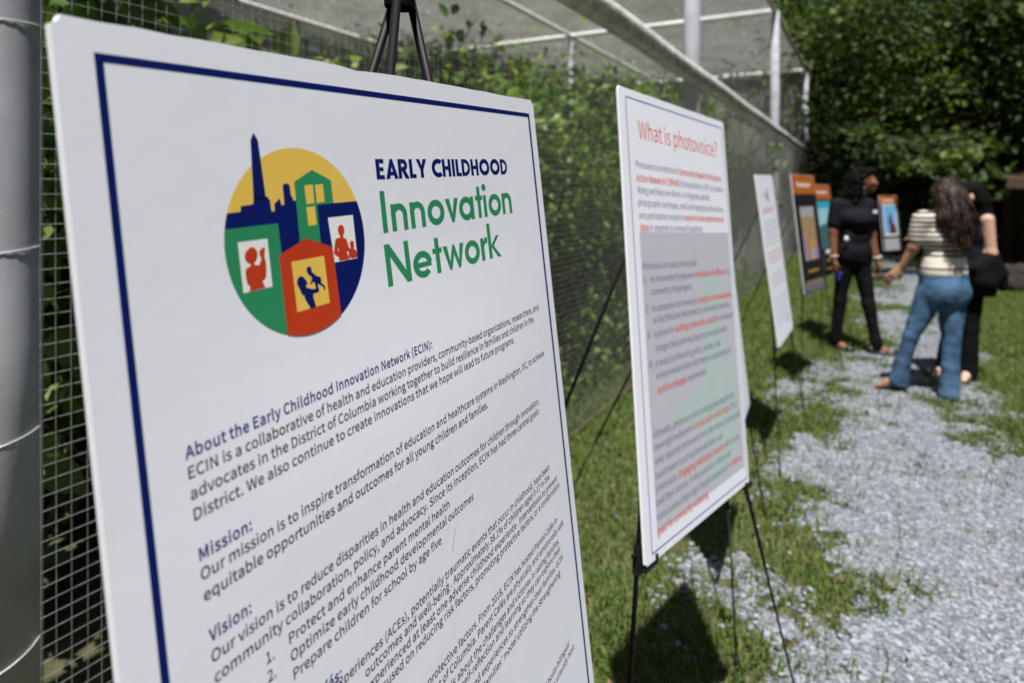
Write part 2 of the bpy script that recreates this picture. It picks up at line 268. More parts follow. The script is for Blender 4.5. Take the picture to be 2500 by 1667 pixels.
# outlines of the printed letters (cap height 1000) and of the printed emblem (board units x 10000)
GLYPHS = """rA 829 5,0 132,0 229,306 595,306 690,0 824,0 484,1000 344,1000|261,405 409,898 415,898 563,405
rB 896 138,0 456,0 653,32 786,130 835,293 809,411 737,490 632,532 632,539 711,586 761,662 778,756 733,897 613,976 434,1000 138,1000|263,576 263,900 417,900 548,885 627,833 653,739 629,652 551,595 412,576|263,101 263,477 438,477 587,458 679,399 711,297 678,186 585,122 438,101
rC 870 514,-18 634,-1 735,48 821,126 752,206 684,145 608,106 520,93 354,143 247,285 209,503 249,719 358,858 524,907 603,895 671,862 729,813 797,895 727,955 635,1000 523,1018 295,955 138,777 79,499 136,221 291,44
rD 939 138,0 393,0 648,60 805,232 858,503 804,774 646,942 387,1000 138,1000|263,104 263,898 377,898 573,852 690,718 729,503 690,288 573,151 377,104
rE 804 138,0 729,0 729,108 263,108 263,472 643,472 643,580 263,580 263,894 714,894 714,1000 138,1000
rF 753 138,0 263,0 263,449 645,449 645,555 263,555 263,894 714,894 714,1000 138,1000
rG 940 531,-18 656,-3 760,38 839,98 839,518 510,518 510,413 723,413 723,151 675,120 612,100 543,93 361,143 248,285 209,503 250,719 366,858 542,907 631,894 701,861 757,813 825,895 756,953 661,999 538,1018 301,955 139,777 79,499 138,221 297,44
rH 993 138,0 263,0 263,472 730,472 730,0 857,0 857,1000 730,1000 730,581 263,581 263,1000 138,1000
rI 400 138,0 263,0 263,1000 138,1000
rJ 730 323,-18 481,24 571,136 599,293 599,1000 472,1000 472,306 454,183 401,114 311,93 244,104 187,141 138,206 48,141 117,53 209,0
rK 881 138,0 263,0 263,317 435,521 735,0 876,0 514,621 828,1000 685,1000 263,498 263,1000 138,1000
rL 741 138,0 701,0 701,108 263,108 263,1000 138,1000
rM 1108 138,0 251,0 243,752 235,849 240,849 510,101 595,101 864,849 869,849 853,554 853,0 970,0 970,1000 819,1000 558,256 553,256 289,1000 138,1000
rN 986 138,0 256,0 241,838 719,0 849,0 849,1000 729,1000 731,374 746,164 739,164 632,370 266,1000 138,1000
rO 1012 506,-18 728,46 878,226 933,503 878,779 728,956 506,1018 284,956 134,779 79,503 134,226 284,46|506,93 349,144 246,286 209,503 246,719 349,858 506,907 663,858 766,719 804,503 766,286 663,144
rP 864 138,0 263,0 263,398 428,398 621,431 750,533 797,707 750,880 619,972 423,1000 138,1000|263,501 263,898 407,898 553,881 642,821 671,707 643,590 557,522 412,501
rR 866 263,525 263,898 431,898 564,881 646,825 674,720 646,612 564,547 431,525|686,0 828,0 574,438 693,491 771,585 799,720 754,885 631,974 450,1000 138,1000 138,0 263,0 263,424 443,424
rS 813 415,-18 596,21 713,122 754,266 727,390 653,475 548,533 329,631 266,683 240,763 263,840 328,889 427,907 514,896 589,864 655,814 720,895 640,959 540,1002 427,1018 265,983 153,890 112,753 144,630 221,548 315,497 544,392 604,338 626,255 601,170 529,113 416,93 314,108 220,151 141,217 65,130 163,51 280,0
rT 817 345,0 472,0 472,894 775,894 775,1000 42,1000 42,894 345,894
rU 984 492,-18 676,22 803,158 851,412 851,1000 730,1000 730,409 698,221 613,121 492,93 374,121 291,221 259,409 259,1000 134,1000 134,412 181,158 309,22
rV 784 321,0 467,0 784,1000 656,1000 398,128 393,128 134,1000 1,1000
rW 1198 247,0 397,0 596,831 602,831 651,603 802,0 955,0 1161,1000 1041,1000 879,131 870,131 799,456 660,1000 544,1000 336,131 330,131 165,1000 35,1000
ra 768 296,-18 385,-3 467,35 546,89 557,0 659,0 659,456 633,616 550,722 402,760 289,744 190,708 112,663 160,577 224,615 299,644 382,656 476,629 522,560 535,469 277,418 128,328 80,192 109,78 185,7|332,83 265,95 218,133 201,201 232,285 337,346 535,386 535,180 466,126 400,94
rb 843 452,-18 610,30 728,166 774,382 740,582 640,713 479,760 397,746 318,709 246,656 251,1086 126,1086 126,0 225,0 236,76 309,26 381,-6|431,87 377,94 315,118 251,164 251,554 319,609 385,643 447,655 561,620 625,525 644,381 616,223 541,123
rc 696 417,-18 504,-6 585,26 658,75 603,160 552,122 494,96 428,86 308,122 228,220 199,370 230,519 312,619 432,655 487,647 536,624 580,591 643,673 585,716 514,748 427,760 250,714 121,581 71,370 117,160 240,28
rd 846 378,-18 463,-3 539,35 607,87 618,0 720,0 720,1086 595,1086 602,674 538,720 471,749 393,760 235,712 118,578 72,370 110,160 216,28|405,87 295,121 225,218 201,371 230,520 306,619 415,655 475,647 534,622 595,577 595,188 534,132 471,98
re 756 426,-18 519,-8 599,19 668,57 625,141 568,109 507,89 439,82 315,114 230,204 194,341 693,341 698,412 664,596 563,717 402,760 241,712 119,578 71,370 119,161 246,28|192,430 231,555 307,633 405,660 504,634 567,556 589,430
rf 443 45,640 146,640 146,0 270,0 270,640 427,640 427,741 270,741 270,858 282,938 316,987 375,1004 458,984 486,1080 407,1101 362,1104 240,1074 169,989 146,859 146,741 45,734
rg 769 375,-341 574,-305 704,-212 750,-85 721,16 635,73 492,91 347,91 269,102 228,130 217,172 223,208 265,261 337,238 374,235 512,266 609,355 645,492 638,553 617,605 585,645 737,645 737,741 479,741 374,760 236,727 136,636 97,495 111,413 147,345 194,291 155,256 124,210 112,153 121,100 144,60 179,25 119,-23 82,-81 70,-143 109,-251 216,-318|374,319 296,341 239,402 217,495 238,589 295,648 374,668 454,648 511,589 532,495 510,402 453,341|393,-255 277,-239 204,-194 179,-126 186,-83 211,-40 254,0 349,-11 477,-11 560,-20 610,-50 628,-105 599,-178 517,-233
rh 828 126,0 251,0 251,538 319,600 383,638 453,651 533,630 579,566 593,453 593,0 718,0 718,469 693,628 619,726 491,760 398,743 317,698 246,636 251,1086 126,1086
ri 375 126,0 251,0 251,741 126,741|188,894 232,904 261,933 271,977 261,1019 232,1047 188,1057 145,1047 117,1019 106,977 117,933 145,904
rj 375 48,-330 166,-300 231,-216 251,-85 251,741 127,741 127,-85 120,-162 92,-213 35,-231 -35,-217 -60,-311|188,894 231,904 261,933 271,977 261,1019 231,1047 188,1057 145,1047 116,1019 105,977 116,933 145,904
rk 753 126,0 248,0 248,195 387,357 604,0 739,0 460,442 707,741 568,741 248,351 248,1086 126,1086
rl 387 256,-18 329,-7 311,89 268,91 256,108 251,1086 126,1086 126,147 139,58 181,2
rm 1263 126,0 251,0 251,538 316,601 378,638 437,651 514,630 560,566 574,453 574,0 698,0 698,538 765,601 827,638 885,651 963,630 1008,566 1023,453 1023,0 1147,0 1147,469 1123,628 1049,726 924,760 837,742 756,692 678,618 637,694 571,743 473,760 389,743 312,697 240,633 228,741 126,741
rn 832 126,0 251,0 251,538 319,600 383,638 453,651 533,630 579,566 593,453 593,0 718,0 718,469 693,628 619,726 491,760 397,743 316,697 240,633 228,741 126,741
ro 827 413,-18 583,28 707,160 756,370 707,581 583,714 413,760 244,714 119,581 71,370 119,160 244,28|413,86 301,122 226,220 199,370 226,519 301,619 413,655 526,619 602,519 629,370 602,220 526,122
rp 846 126,-312 251,-312 247,68 315,21 384,-8 452,-18 610,30 728,166 774,382 740,582 640,713 479,760 394,745 315,707 240,655 228,741 126,741|431,87 377,94 316,118 251,164 251,554 320,609 385,643 447,655 561,620 625,525 644,381 616,223 541,123
rq 846 595,-312 720,-312 720,741 621,741 606,671 541,720 472,750 393,760 235,712 118,578 72,370 110,160 216,28 378,-18 461,-4 536,33 602,86|405,87 295,121 225,218 201,371 230,520 306,619 415,655 475,647 534,622 595,577 595,188 534,132 471,98
rr 529 126,0 251,0 251,476 307,576 372,631 437,648 509,636 532,744 453,760 374,741 302,688 240,606 228,741 126,741
rs 638 319,-18 467,13 557,92 588,202 554,314 469,382 285,459 226,498 203,555 218,609 264,648 341,663 402,654 457,631 509,598 569,675 505,718 427,748 340,760 201,731 115,656 85,550 117,446 198,380 380,303 444,258 469,195 453,137 405,95 323,79 242,90 170,121 104,168 44,85 123,32 217,-4
rt 514 357,-18 495,10 471,104 386,83 318,100 282,148 271,225 271,640 473,640 473,741 271,741 271,950 168,950 154,741 37,734 37,640 147,640 147,229 167,99 233,13
ru 828 342,-18 435,-1 515,46 591,116 600,0 704,0 704,741 580,741 580,216 513,144 449,103 379,90 300,110 254,174 240,286 240,741 115,741 115,271 139,112 214,15
rv 711 285,0 431,0 693,741 570,741 362,101 355,101 147,741 18,741
rw 1094 243,0 387,0 543,613 550,613 707,0 858,0 1059,741 939,741 786,106 779,106 611,741 490,741 325,106 318,106 274,312 164,741 37,741
rx 679 20,0 151,0 326,306 333,306 523,0 659,0 415,374 640,741 510,741 353,454 347,454 175,741 40,741 265,386
ry 711 138,-319 264,-285 353,-194 415,-63 693,741 572,741 378,120 371,120 147,741 18,741 315,-1 299,-57 260,-139 205,-196 132,-217 75,-205 50,-304
rz 648 48,0 608,0 608,101 205,101 596,674 596,741 90,741 90,640 438,640 48,67
r0 757 379,-18 544,40 652,213 690,503 652,791 544,961 379,1018 214,961 106,791 68,503 106,213 214,40|379,83 279,127 213,264 188,503 213,741 279,877 379,920 479,877 546,741 570,503 546,264 479,127
r1 757 120,0 668,0 668,104 468,104 468,1000 372,1000 246,948 165,929 165,850 344,850 344,104 120,104
r2 757 60,0 689,0 689,108 248,98 454,315 591,522 641,724 605,879 504,981 349,1018 234,1000 139,949 55,872 127,801 187,861 257,902 334,917 437,891 498,821 518,719 469,536 318,325 60,74
r3 757 359,-18 522,16 637,114 681,267 652,388 576,473 469,521 469,528 563,580 624,660 647,768 609,903 506,988 355,1018 248,1002 156,960 76,899 143,820 205,870 274,904 351,917 441,897 499,842 520,759 494,661 407,593 243,568 243,472 427,447 525,377 554,271 528,172 457,109 351,86 249,102 169,144 104,201 40,120 117,52 221,2
r4 757 464,0 581,0 581,276 715,276 715,375 581,375 581,1000 443,1000 27,357 27,276 464,276|464,375 157,375 471,864 464,682
r5 757 357,-18 517,23 637,139 685,325 643,506 535,610 383,644 279,626 233,604 259,894 636,894 636,1000 150,1000 117,533 184,491 238,523 290,543 351,550 460,523 532,445 558,322 529,196 453,115 345,86 242,102 162,142 100,196 37,115 115,51 220,2
r6 757 411,-18 554,23 658,137 698,307 664,482 568,586 420,621 341,606 262,565 194,501 232,746 324,877 452,915 511,906 565,879 610,839 681,915 618,969 541,1005 446,1018 264,965 129,792 76,477 121,202 239,37|196,401 265,475 334,516 400,528 500,501 560,424 580,307 557,188 497,109 411,80 302,118 230,226
r7 757 270,0 400,0 431,347 516,639 693,925 693,1000 67,1000 67,894 553,894 396,625 308,340
r8 757 382,-18 546,17 655,109 694,240 670,358 609,443 527,503 587,570 638,653 659,752 626,888 532,981 385,1015 245,983 147,894 111,761 129,666 178,590 246,525 158,461 90,369 63,248 104,111 217,17|450,543 339,594 256,662 224,761 245,846 301,902 383,922 475,898 532,835 553,745 541,673 506,606|383,75 276,99 201,164 173,259 191,349 240,425 311,486 443,428 539,354 576,244 552,156 485,97
r9 757 321,-18 498,38 631,218 683,543 639,807 519,965 347,1018 203,977 100,864 60,693 94,520 190,415 336,379 419,394 498,436 566,501 526,256 436,125 317,86 253,95 196,121 147,162 79,85 142,32 222,-4|565,606 496,529 425,485 356,472 257,500 197,576 177,693 200,813 261,892 348,921 457,885 531,779
r. 379 190,-18 235,-6 267,27 280,76 267,127 235,160 190,172 144,160 112,127 100,76 112,27 144,-6
r, 379 102,-259 209,-191 277,-95 302,26 289,104 253,154 196,172 150,161 116,131 102,85 115,38 148,8 209,-1 192,-77 145,-140 72,-186
r: 379 190,532 235,544 267,577 280,628 267,677 235,711 190,723 144,711 112,677 100,628 112,577 144,544|190,-18 235,-6 267,27 280,76 267,127 235,160 190,172 144,160 112,127 100,76 112,27 144,-6
r( 461 326,-267 402,-233 305,-28 248,194 229,424 248,654 305,875 402,1080 326,1116 218,905 150,677 126,424 150,171 218,-57
r) 461 135,-267 243,-57 312,171 336,424 312,677 243,905 135,1116 57,1080 155,875 214,654 233,424 214,194 155,-28 57,-233
r- 473 63,334 412,334 412,430 63,430
r% 1256 280,387 400,425 479,533 508,705 479,875 400,981 280,1018 160,981 82,875 53,705 82,533 160,425|280,464 210,491 164,572 147,705 164,837 210,916 280,941 349,916 395,837 412,705 395,572 349,491|308,-18 393,-18 945,1018 861,1018|977,-18 1096,19 1175,127 1203,299 1175,469 1096,576 977,613 857,576 779,469 750,299 779,127 857,19|977,59 907,85 860,166 843,299 860,431 907,510 977,536 1046,510 1093,431 1111,299 1093,166 1046,85
r? 647 243,302 353,302 400,481 512,627 574,797 542,926 454,1010 319,1040 217,1023 130,979 59,914 130,849 181,895 240,925 306,936 387,916 437,863 453,789 391,643 283,497|302,-18 348,-6 380,27 393,76 380,127 348,160 302,172 256,160 225,127 213,76 225,27 256,-6
r' 379 150,659 228,659 251,913 254,1052 123,1052 126,913
ré 756 426,-18 519,-8 599,19 668,57 625,141 568,109 507,89 439,82 315,114 230,204 194,341 693,341 698,412 664,596 563,717 402,760 241,712 119,578 71,370 119,161 246,28|192,430 231,555 307,633 405,660 504,634 567,556 589,430|381,873 618,1108 532,1190 317,936"""
EMBLEM = """yellow 1 1|C
navy 2 1|-3467,1922 -3173,1912 -3166,1851 -2989,1839 -2971,1769 -2876,1716 -2793,1757 -2759,1758 -2754,1789 -2734,1798 -2725,1940 -2675,1940 -2672,1853 -2579,1790 -2560,1880 -2516,1867 -2512,1628 -2442,1610 -2399,1636 -2393,1773 -2371,1783 -2366,1831 -2290,1828 -2271,2367 -2031,2412 -1970,1908 -1667,1903 -1197,1901 -623,1912 -976,4032 -2763,3578 -3625,3206
navy 2 0|-2875,999 -2818,1089 -2789,1795 -2975,1797 -2928,1092
green 3 1|-3488,2094 -2647,2089 -2641,2454 -2691,3426 -2703,3661 -3651,3413
green 3 1|-2317,1596 -1992,1453 -1664,1596 -1662,1904 -1965,1908 -1971,2455 -2330,2413
white_ink 4 0|-3258,2253 -2834,2254 -2833,2823 -3254,2828
white_ink 4 0|-1794,2089 -1305,2088 -1303,2687 -1753,2688
yellow 4 0|-2156,1649 -2007,1642 -2009,1883 -2149,1888
yellow 4 0|-1965,1647 -1822,1642 -1823,1879 -1966,1882
yellow 4 0|-2157,1925 -2010,1924 -2009,2162 -2154,2163
red 5 0|-1668,2678 -1669,2627 -1752,2576 -1747,2545 -1703,2399 -1676,2374 -1608,2372 -1599,2347 -1626,2313 -1635,2280 -1622,2224 -1572,2200 -1523,2214 -1507,2260 -1509,2305 -1539,2347 -1539,2379 -1491,2400 -1470,2444 -1454,2523 -1414,2544 -1423,2507 -1426,2468 -1403,2442 -1373,2438 -1343,2458 -1345,2516 -1358,2554 -1326,2568 -1307,2599 -1299,2676 -1430,2678 -1445,2653 -1474,2682
white_ink 6 0|-1664,2501 -1657,2547 -1675,2544
white_ink 6 0|-1503,2569 -1463,2586 -1483,2652
red 5 0|-3167,2823 -3152,2766 -3182,2743 -3196,2681 -3198,2615 -3185,2564 -3115,2538 -3119,2513 -3161,2492 -3182,2457 -3182,2415 -3163,2370 -3128,2353 -3103,2329 -3073,2326 -3030,2344 -3002,2384 -3002,2432 -3026,2484 -3064,2515 -3055,2534 -2997,2549 -2974,2521 -2953,2475 -2970,2436 -2972,2393 -2954,2371 -2909,2352 -2886,2355 -2891,2397 -2905,2451 -2893,2520 -2893,2582 -2909,2690 -2927,2718 -2971,2732 -2937,2818
red 7 1|-2686,2473 -2227,2314 -1767,2476 -1751,3384 -1768,3905 -2697,3662 -2691,3426
yellow 8 0|-2505,2575 -1942,2573 -1935,3188 -2502,3196
navy 9 0|-2277,3194 -2320,3120 -2355,3054 -2361,3001 -2385,3016 -2398,2987 -2427,2911 -2451,2868 -2449,2823 -2422,2782 -2372,2770 -2327,2797 -2290,2849 -2286,2883 -2312,2905 -2302,2929 -2207,2962 -2153,2968 -2154,2911 -2175,2868 -2226,2903 -2237,2884 -2199,2844 -2210,2792 -2233,2792 -2270,2740 -2273,2700 -2247,2671 -2215,2672 -2191,2692 -2185,2746 -2120,2803 -2050,2834 -2036,2870 -2047,2909 -1992,2952 -1982,2981 -1996,3016 -2014,3009 -2014,2975 -2056,2941 -2108,2912 -2097,2995 -2109,3016 -2202,3023 -2208,3062 -2181,3193"""
# ------------------------------------------------------------------ ground, path
PY = [-2.0, 0.5, 2.07, 2.44, 3.04, 3.46, 4.16, 5.60, 6.5, 9.26, 12.0, 15.2, 19.0]
PL = [.2, .45, .78, 1.0, 1.34, 1.55, 1.95, 2.62, 3.65, 5.0, 6.6, 8.15, 10.2]
PR = [3.2, 3.2, 3.05, 3.0, 3.0, 3.0, 3.02, 3.72, 4.40, 6.0, 7.7, 9.1, 11.0]
def path_cover(x, y):
    """1 on clean gravel, 0 on lawn, ragged between"""
    l = np.interp(y, PY, PL); r = np.interp(y, PY, PR)
    e = np.minimum((x - l) / .75, (r - x) / .55)
    nz = (n2(x, y, 1.9) - .5) * 1.5 + (n2(x + 40, y, 5.5) - .5) * 1.2 + (n2(x, y + 31, 17.) - .5) * .9
    return np.clip(np.clip(e, -1.1, .75) * .5 + .5 + nz * (.30 + .70 * np.clip((e + 1.1) / .9, 0, 1)), 0, 1)

g = MB(); g.add([(-60, -40, 0), (80, -40, 0), (80, 110, 0), (-60, 110, 0)], None, [(0, 1, 2, 3)])
tag(g.build('ground', M['soil']), kind='structure')
st = .06
xs = np.arange(-.6, 12, st); ys = np.arange(-1.0, 18.5, st)
GX, GY = np.meshgrid(xs, ys, indexing='ij'); cov = path_cover(GX, GY)
keep = cov > .5
ii, jj = np.nonzero(keep)
vid = lambda a, b: a * (len(ys) + 1) + b
VX, VY = np.meshgrid(np.append(xs, xs[-1] + st) - st / 2, np.append(ys, ys[-1] + st) - st / 2, indexing='ij')
VX = VX + (n2(VX, VY, 9) - .5) * .09; VY = VY + (n2(VX + 9, VY, 9) - .5) * .09
Vg = np.stack([VX.ravel(), VY.ravel(), np.full(VX.size, .005)], 1)
F = np.stack([vid(ii, jj), vid(ii + 1, jj), vid(ii + 1, jj + 1), vid(ii, jj + 1)], 1)
u_, inv = np.unique(F, return_inverse=True)
tag(link('gravel_path', np_mesh('gravel_path', Vg[u_], None, inv.reshape(-1, 4)), M['gravel_sheet']), kind='structure')

# loose stones (uncountable)
def ico():
    p = (1 + 5 ** .5) / 2
    v = np.array([(-1, p, 0), (1, p, 0), (-1, -p, 0), (1, -p, 0), (0, -1, p), (0, 1, p), (0, -1, -p), (0, 1, -p), (p, 0, -1), (p, 0, 1), (-p, 0, -1), (-p, 0, 1)])
    f = np.array([(0, 11, 5), (0, 5, 1), (0, 1, 7), (0, 7, 10), (0, 10, 11), (1, 5, 9), (5, 11, 4), (11, 10, 2), (10, 7, 6), (7, 1, 8), (3, 9, 4), (3, 4, 2), (3, 2, 6), (3, 6, 8), (3, 8, 9), (4, 9, 5), (2, 4, 11), (6, 2, 10), (8, 6, 7), (9, 8, 1)])
    return v / np.linalg.norm(v[0]), f
def scatter(n, test, x0, x1, y0, y1, power=1.0):
    """random ground points accepted with probability test(x, y), denser near the viewer"""
    y = y0 + (y1 - y0) * rng.random(n) ** power; x = x0 + (x1 - x0) * rng.random(n)
    k = rng.random(n) < test(x, y)
    return x[k], y[k]
iv, if_ = ico()
x, y = scatter(520000, lambda x, y: np.where(path_cover(x, y) > .38, path_cover(x, y) ** 1.3, .004), -.2, 10, 1.2, 13, 1.9)
k = (np.abs(x - (y * .51 + .3)) < y * .75 + 1.2); x, y = x[k], y[k]
n = len(x); s = .0040 + .0082 * rng.random(n) ** 2.2
V = iv[None] * (1 + .35 * (rng.random((n, 12, 1)) - .5)) * (s[:, None, None] * np.stack([1 + .5 * rng.random(n), .8 + .4 * rng.random(n), .5 + .3 * rng.random(n)], 1)[:, None, :])
a = rng.random(n) * 6.283; ca, sa = np.cos(a)[:, None], np.sin(a)[:, None]
V = np.stack([V[..., 0] * ca - V[..., 1] * sa, V[..., 0] * sa + V[..., 1] * ca, V[..., 2]], -1)
V += np.stack([x, y, .006 + s * .25], 1)[:, None, :]
F = if_[None] + 12 * np.arange(n)[:, None, None]
tag(link('gravel', np_mesh('gravel', V.reshape(-1, 3), F.reshape(-1, 3)), M['stone']), kind='stuff')

# grass blades (uncountable)
def grass(n_try, name, x0, x1, y0, y1, power, hmin, hmax, dens):
    x, y = scatter(n_try, dens, x0, x1, y0, y1, power)
    n = len(x); h = hmin + (hmax - hmin) * rng.random(n) ** 1.5; h *= .55 + .9 * n2(x, y, 2.2)
    a = rng.random(n) * 6.283; w = .0016 + .0016 * rng.random(n) + .00025 * y
    d = np.stack([np.cos(a), np.sin(a), 0 * a], 1); p = np.stack([-np.sin(a), np.cos(a), 0 * a], 1)
    lean = (.25 + .9 * rng.random(n))[:, None]
    B = np.stack([x, y, 0 * x], 1); up = np.array([0, 0, 1.0])
    v0 = B - p * w[:, None]; v1 = B + p * w[:, None]
    m = B + up * (h * .6)[:, None] + d * lean * (h * .3)[:, None]
    v2 = m - p * (w * .8)[:, None]; v3 = m + p * (w * .8)[:, None]
    v4 = B + up * (h * (1.05 - .35 * lean[:, 0]))[:, None] + d * lean * (h * .85)[:, None]
    V = np.stack([v0, v1, v3, v2, v4], 1).reshape(-1, 3); o = 5 * np.arange(n)[:, None]
    tag(link(name, np_mesh(name, V, (o + [[3, 2, 4]]), (o + [[0, 1, 2, 3]])), M['grass']), kind='stuff')
def lawn(x, y):
    c = path_cover(x, y)
    return np.clip((.74 - c) * 2.0, .008, 1) * (.6 + .4 * (n2(x + 7, y, 3.1) > .42))
def in_view(x, y): return (x > -.25 * y - .4) & (x < .88 * y + 1.5)
def fence_side(x, y): return (x * .88 - y * .474) > np.where(y < 3.0, -1.70, -2.5)
grass(900000, 'grass', -1, 13, 1.1, 16, 1.55, .022, .075, lambda x, y: np.where(in_view(x, y) & fence_side(x, y), lawn(x, y), 0))

# fallen leaves
x, y = scatter(2600, lambda x, y: np.where(in_view(x, y) & fence_side(x, y), .06 + .18 * (path_cover(x, y) < .4), 0), -1, 9, 1.4, 11, 1.4)
n = len(x); s = .007 + .011 * rng.random(n); a = rng.random(n) * 6.283
q = np.array([(-1, 0, .1), (0, -.55, 0), (1, 0, .35), (0, .55, .0)])
V = np.stack([q[:, 0] * np.cos(a)[:, None] - q[:, 1] * np.sin(a)[:, None], q[:, 0] * np.sin(a)[:, None] + q[:, 1] * np.cos(a)[:, None], q[:, 2] + 0 * a[:, None]], -1) * s[:, None, None]
V += np.stack([x, y, .022 + .02 * rng.random(n)], 1)[:, None, :]
tag(link('fallen_leaves', np_mesh('fallen_leaves', V.reshape(-1, 3), None, np.arange(4 * n).reshape(-1, 4)), M['dead_leaf']), kind='stuff')

# ------------------------------------------------------------------ aviary: posts, tubes, wire mesh, shade netting
FD = np.array([.4745, .8803]); FN = np.array([-.8803, .4745]); FO = np.array([.531, 4.447]) + FN * .10   # origin on the base line, along, inwards
def fp(s, k, h): q = FO + FD * s + FN * k; return np.array([q[0], q[1], h])
AV0 = fp(0, 0, 0)
aviary = empty('aviary', AV0, 'long tall aviary of grey tube posts, wire mesh and grey shade netting beside the lawn', 'aviary')
S0, S1, HT, HM, DEP = -4.6, 18.0, 5.35, 2.86, 9.2
post_s = [-3.394, 3.285, 10.6, 18.0]
for i, s in enumerate(post_s):
    m = MB(AV0); r = .088 if i else .086
    top = HT
    m.tube([fp(s, 0, -.05), fp(s, 0, 1.2), fp(s, 0, HM), fp(s, 0, top)], r, 24)
    p = m.build('post', M['galv'], aviary, True)
    if i == 0:
        for h, dz in ((1.905, .012), (1.40, .03), (.985, .055), (.50, .09)):     # wires tying the mesh round the corner post
            w = MB(AV0); t = np.linspace(-2.5, .75, 26)
            base = math.atan2(-FN[1], -FN[0])
            w.tube([fp(s, 0, 0) + np.array([math.cos(base + a) * (r + .002), math.sin(base + a) * (r + .0015), h + dz * (a - .15) * .35]) for a in t], .0013, 6)
            ow = w.build('wire_tie', M['tie'], p, True)
    if i:
        c = MB(AV0); c.tube([fp(s, 0, HM - .07), fp(s, 0, HM + .07)], r + .012, 24); c.build('collar', M['white_tube'], p, True)
for (k, h, r, nm) in ((-.02, HM, .103, 'rail'), (0, HT, .055, 'eave_tube'), (4.6, HT, .05, 'purlin'), (DEP, HT, .05, 'purlin'), (DEP, HM, .05, 'rail')):
    m = MB(AV0); ss = np.linspace(S0, S1, 40)
    P = [fp(s, k, h + (.008 * math.sin(s * 1.7) if k <= 0 else 0)) for s in ss]
    m.tube(P, r, 16); m.build(nm, M['white_tube'] if k <= 0 else M['beam'], aviary, True)
for s in (3.285, 10.6, 18.0):
    m = MB(AV0); m.tube([fp(s, 0, HT), fp(s, DEP, HT)], .06, 14); m.build('cross_beam', M['beam'], aviary, True)
for s in (10.6, 18.0):
    for k in (4.6,):
        m = MB(AV0); m.tube([fp(s, k, 0), fp(s, k, HT)], .055, 14); m.build('post', M['galv'], aviary, True)
# lower wall: real wires on a 34 mm grid
m = MB(AV0); pitch = .034
def wires(A, B, r):
    A = np.array(A); B = np.array(B); n = len(A); T = B - A; T /= np.linalg.norm(T, axis=1)[:, None]
    ref = np.where(np.abs(T[:, 2:3]) > .9, np.array([[FD[0], FD[1], 0]]), np.array([[0, 0, 1.0]]))
    a = np.cross(T, ref); a /= np.linalg.norm(a, axis=1)[:, None]; b = np.cross(T, a)
    V = []
    for E in (A, B):
        for q in range(4): V.append(E + r * (math.cos(q * math.pi / 2) * a + math.sin(q * math.pi / 2) * b))
    V = np.stack(V, 1).reshape(-1, 3); o = 8 * np.arange(n)[:, None]
    F = np.concatenate([o + [[q, (q + 1) % 4, 4 + (q + 1) % 4, 4 + q]] for q in range(4)])
    m.add(V, None, F)
KM = -.108; SW = -3.36
def mw(s, h): return fp(s, KM + .018 * (vnoise(np.array([s * 1.3, h * 1.6, .3])) - .5), h)
sv = np.arange(SW, S1, pitch)
hv = np.arange(.03, HM - .03, pitch)
A, B = [], []
hk = [.03, .7, 1.4, 2.1, HM - .04]
for s in sv:
    j = .006 * (rng.random() - .5)
    for h0, h1 in zip(hk[:-1], hk[1:]): A.append(mw(s + j, h0)); B.append(mw(s + j, h1))
sk = np.linspace(SW, S1, 44)
for h in hv:
    for s0, s1 in zip(sk[:-1], sk[1:]): A.append(mw(s0, h + .004 * math.sin(s0 * 3 + h))); B.append(mw(s1, h + .004 * math.sin(s1 * 3 + h)))
wires(A, B, .00070)
m.build('wire_mesh', M['wire'], aviary)
m = MB(AV0)
for a_, b_ in zip(np.linspace(S0, S1, 30)[:-1], np.linspace(S0, S1, 30)[1:]):
    q0, q1 = fp(a_, -.11, .0), fp(b_, -.11, .0); h0 = .02 + .015 * rng.random()
    m.add([q0 + [0, 0, 0], q1, q1 + [0, 0, h0], q0 + [0, 0, h0], q0 + np.array([*FN * .03, 0]), q1 + np.array([*FN * .03, 0]), q1 + np.array([*FN * .03, h0]), q0 + np.array([*FN * .03, h0])], None,
          [(0, 1, 2, 3), (5, 4, 7, 6), (3, 2, 6, 7)])
m.build('base_board', M['timber'], aviary)
def sheet(P00, P10, P11, P01, nu, nv, amp, name, mt, off=(0, 0, 0), fold=.9, pleat=0):
    u, v = np.meshgrid(np.linspace(0, 1, nu), np.linspace(0, 1, nv), indexing='ij')
    Q = (P00[None, None] * ((1 - u) * (1 - v))[..., None] + P10 * (u * (1 - v))[..., None] + P11 * (u * v)[..., None] + P01 * ((1 - u) * v)[..., None])
    nrm = np.cross(P10 - P00, P01 - P00); nrm /= np.linalg.norm(nrm)
    d = (fbm(Q * fold, 4) - .5) * 2 * amp * np.minimum(1, np.minimum(np.minimum(u, 1 - u), np.minimum(v, 1 - v)) * 12)
    if pleat: d = d + pleat * np.sin(95 * u + 14 * fbm(Q * .7, 2) + 2.5 * v) * (2.2 * fbm(Q * 1.1 + 5, 2) - .3) * np.minimum(1, (1 - v) * 4 + .15)
    Q = Q + d[..., None] * nrm - AV0 + np.array(off)
    ids = np.arange(nu * nv).reshape(nu, nv)
    F = np.stack([ids[:-1, :-1], ids[1:, :-1], ids[1:, 1:], ids[:-1, 1:]], -1).reshape(-1, 4)
    return link(name, np_mesh(name, Q.reshape(-1, 3), None, F, True), mt, aviary)
sheet(fp(S0, 0, HT), fp(S1, 0, HT), fp(S1, DEP, HT), fp(S0, DEP, HT), 90, 50, .16, 'roof_net', M['net'], (0, 0, .07))
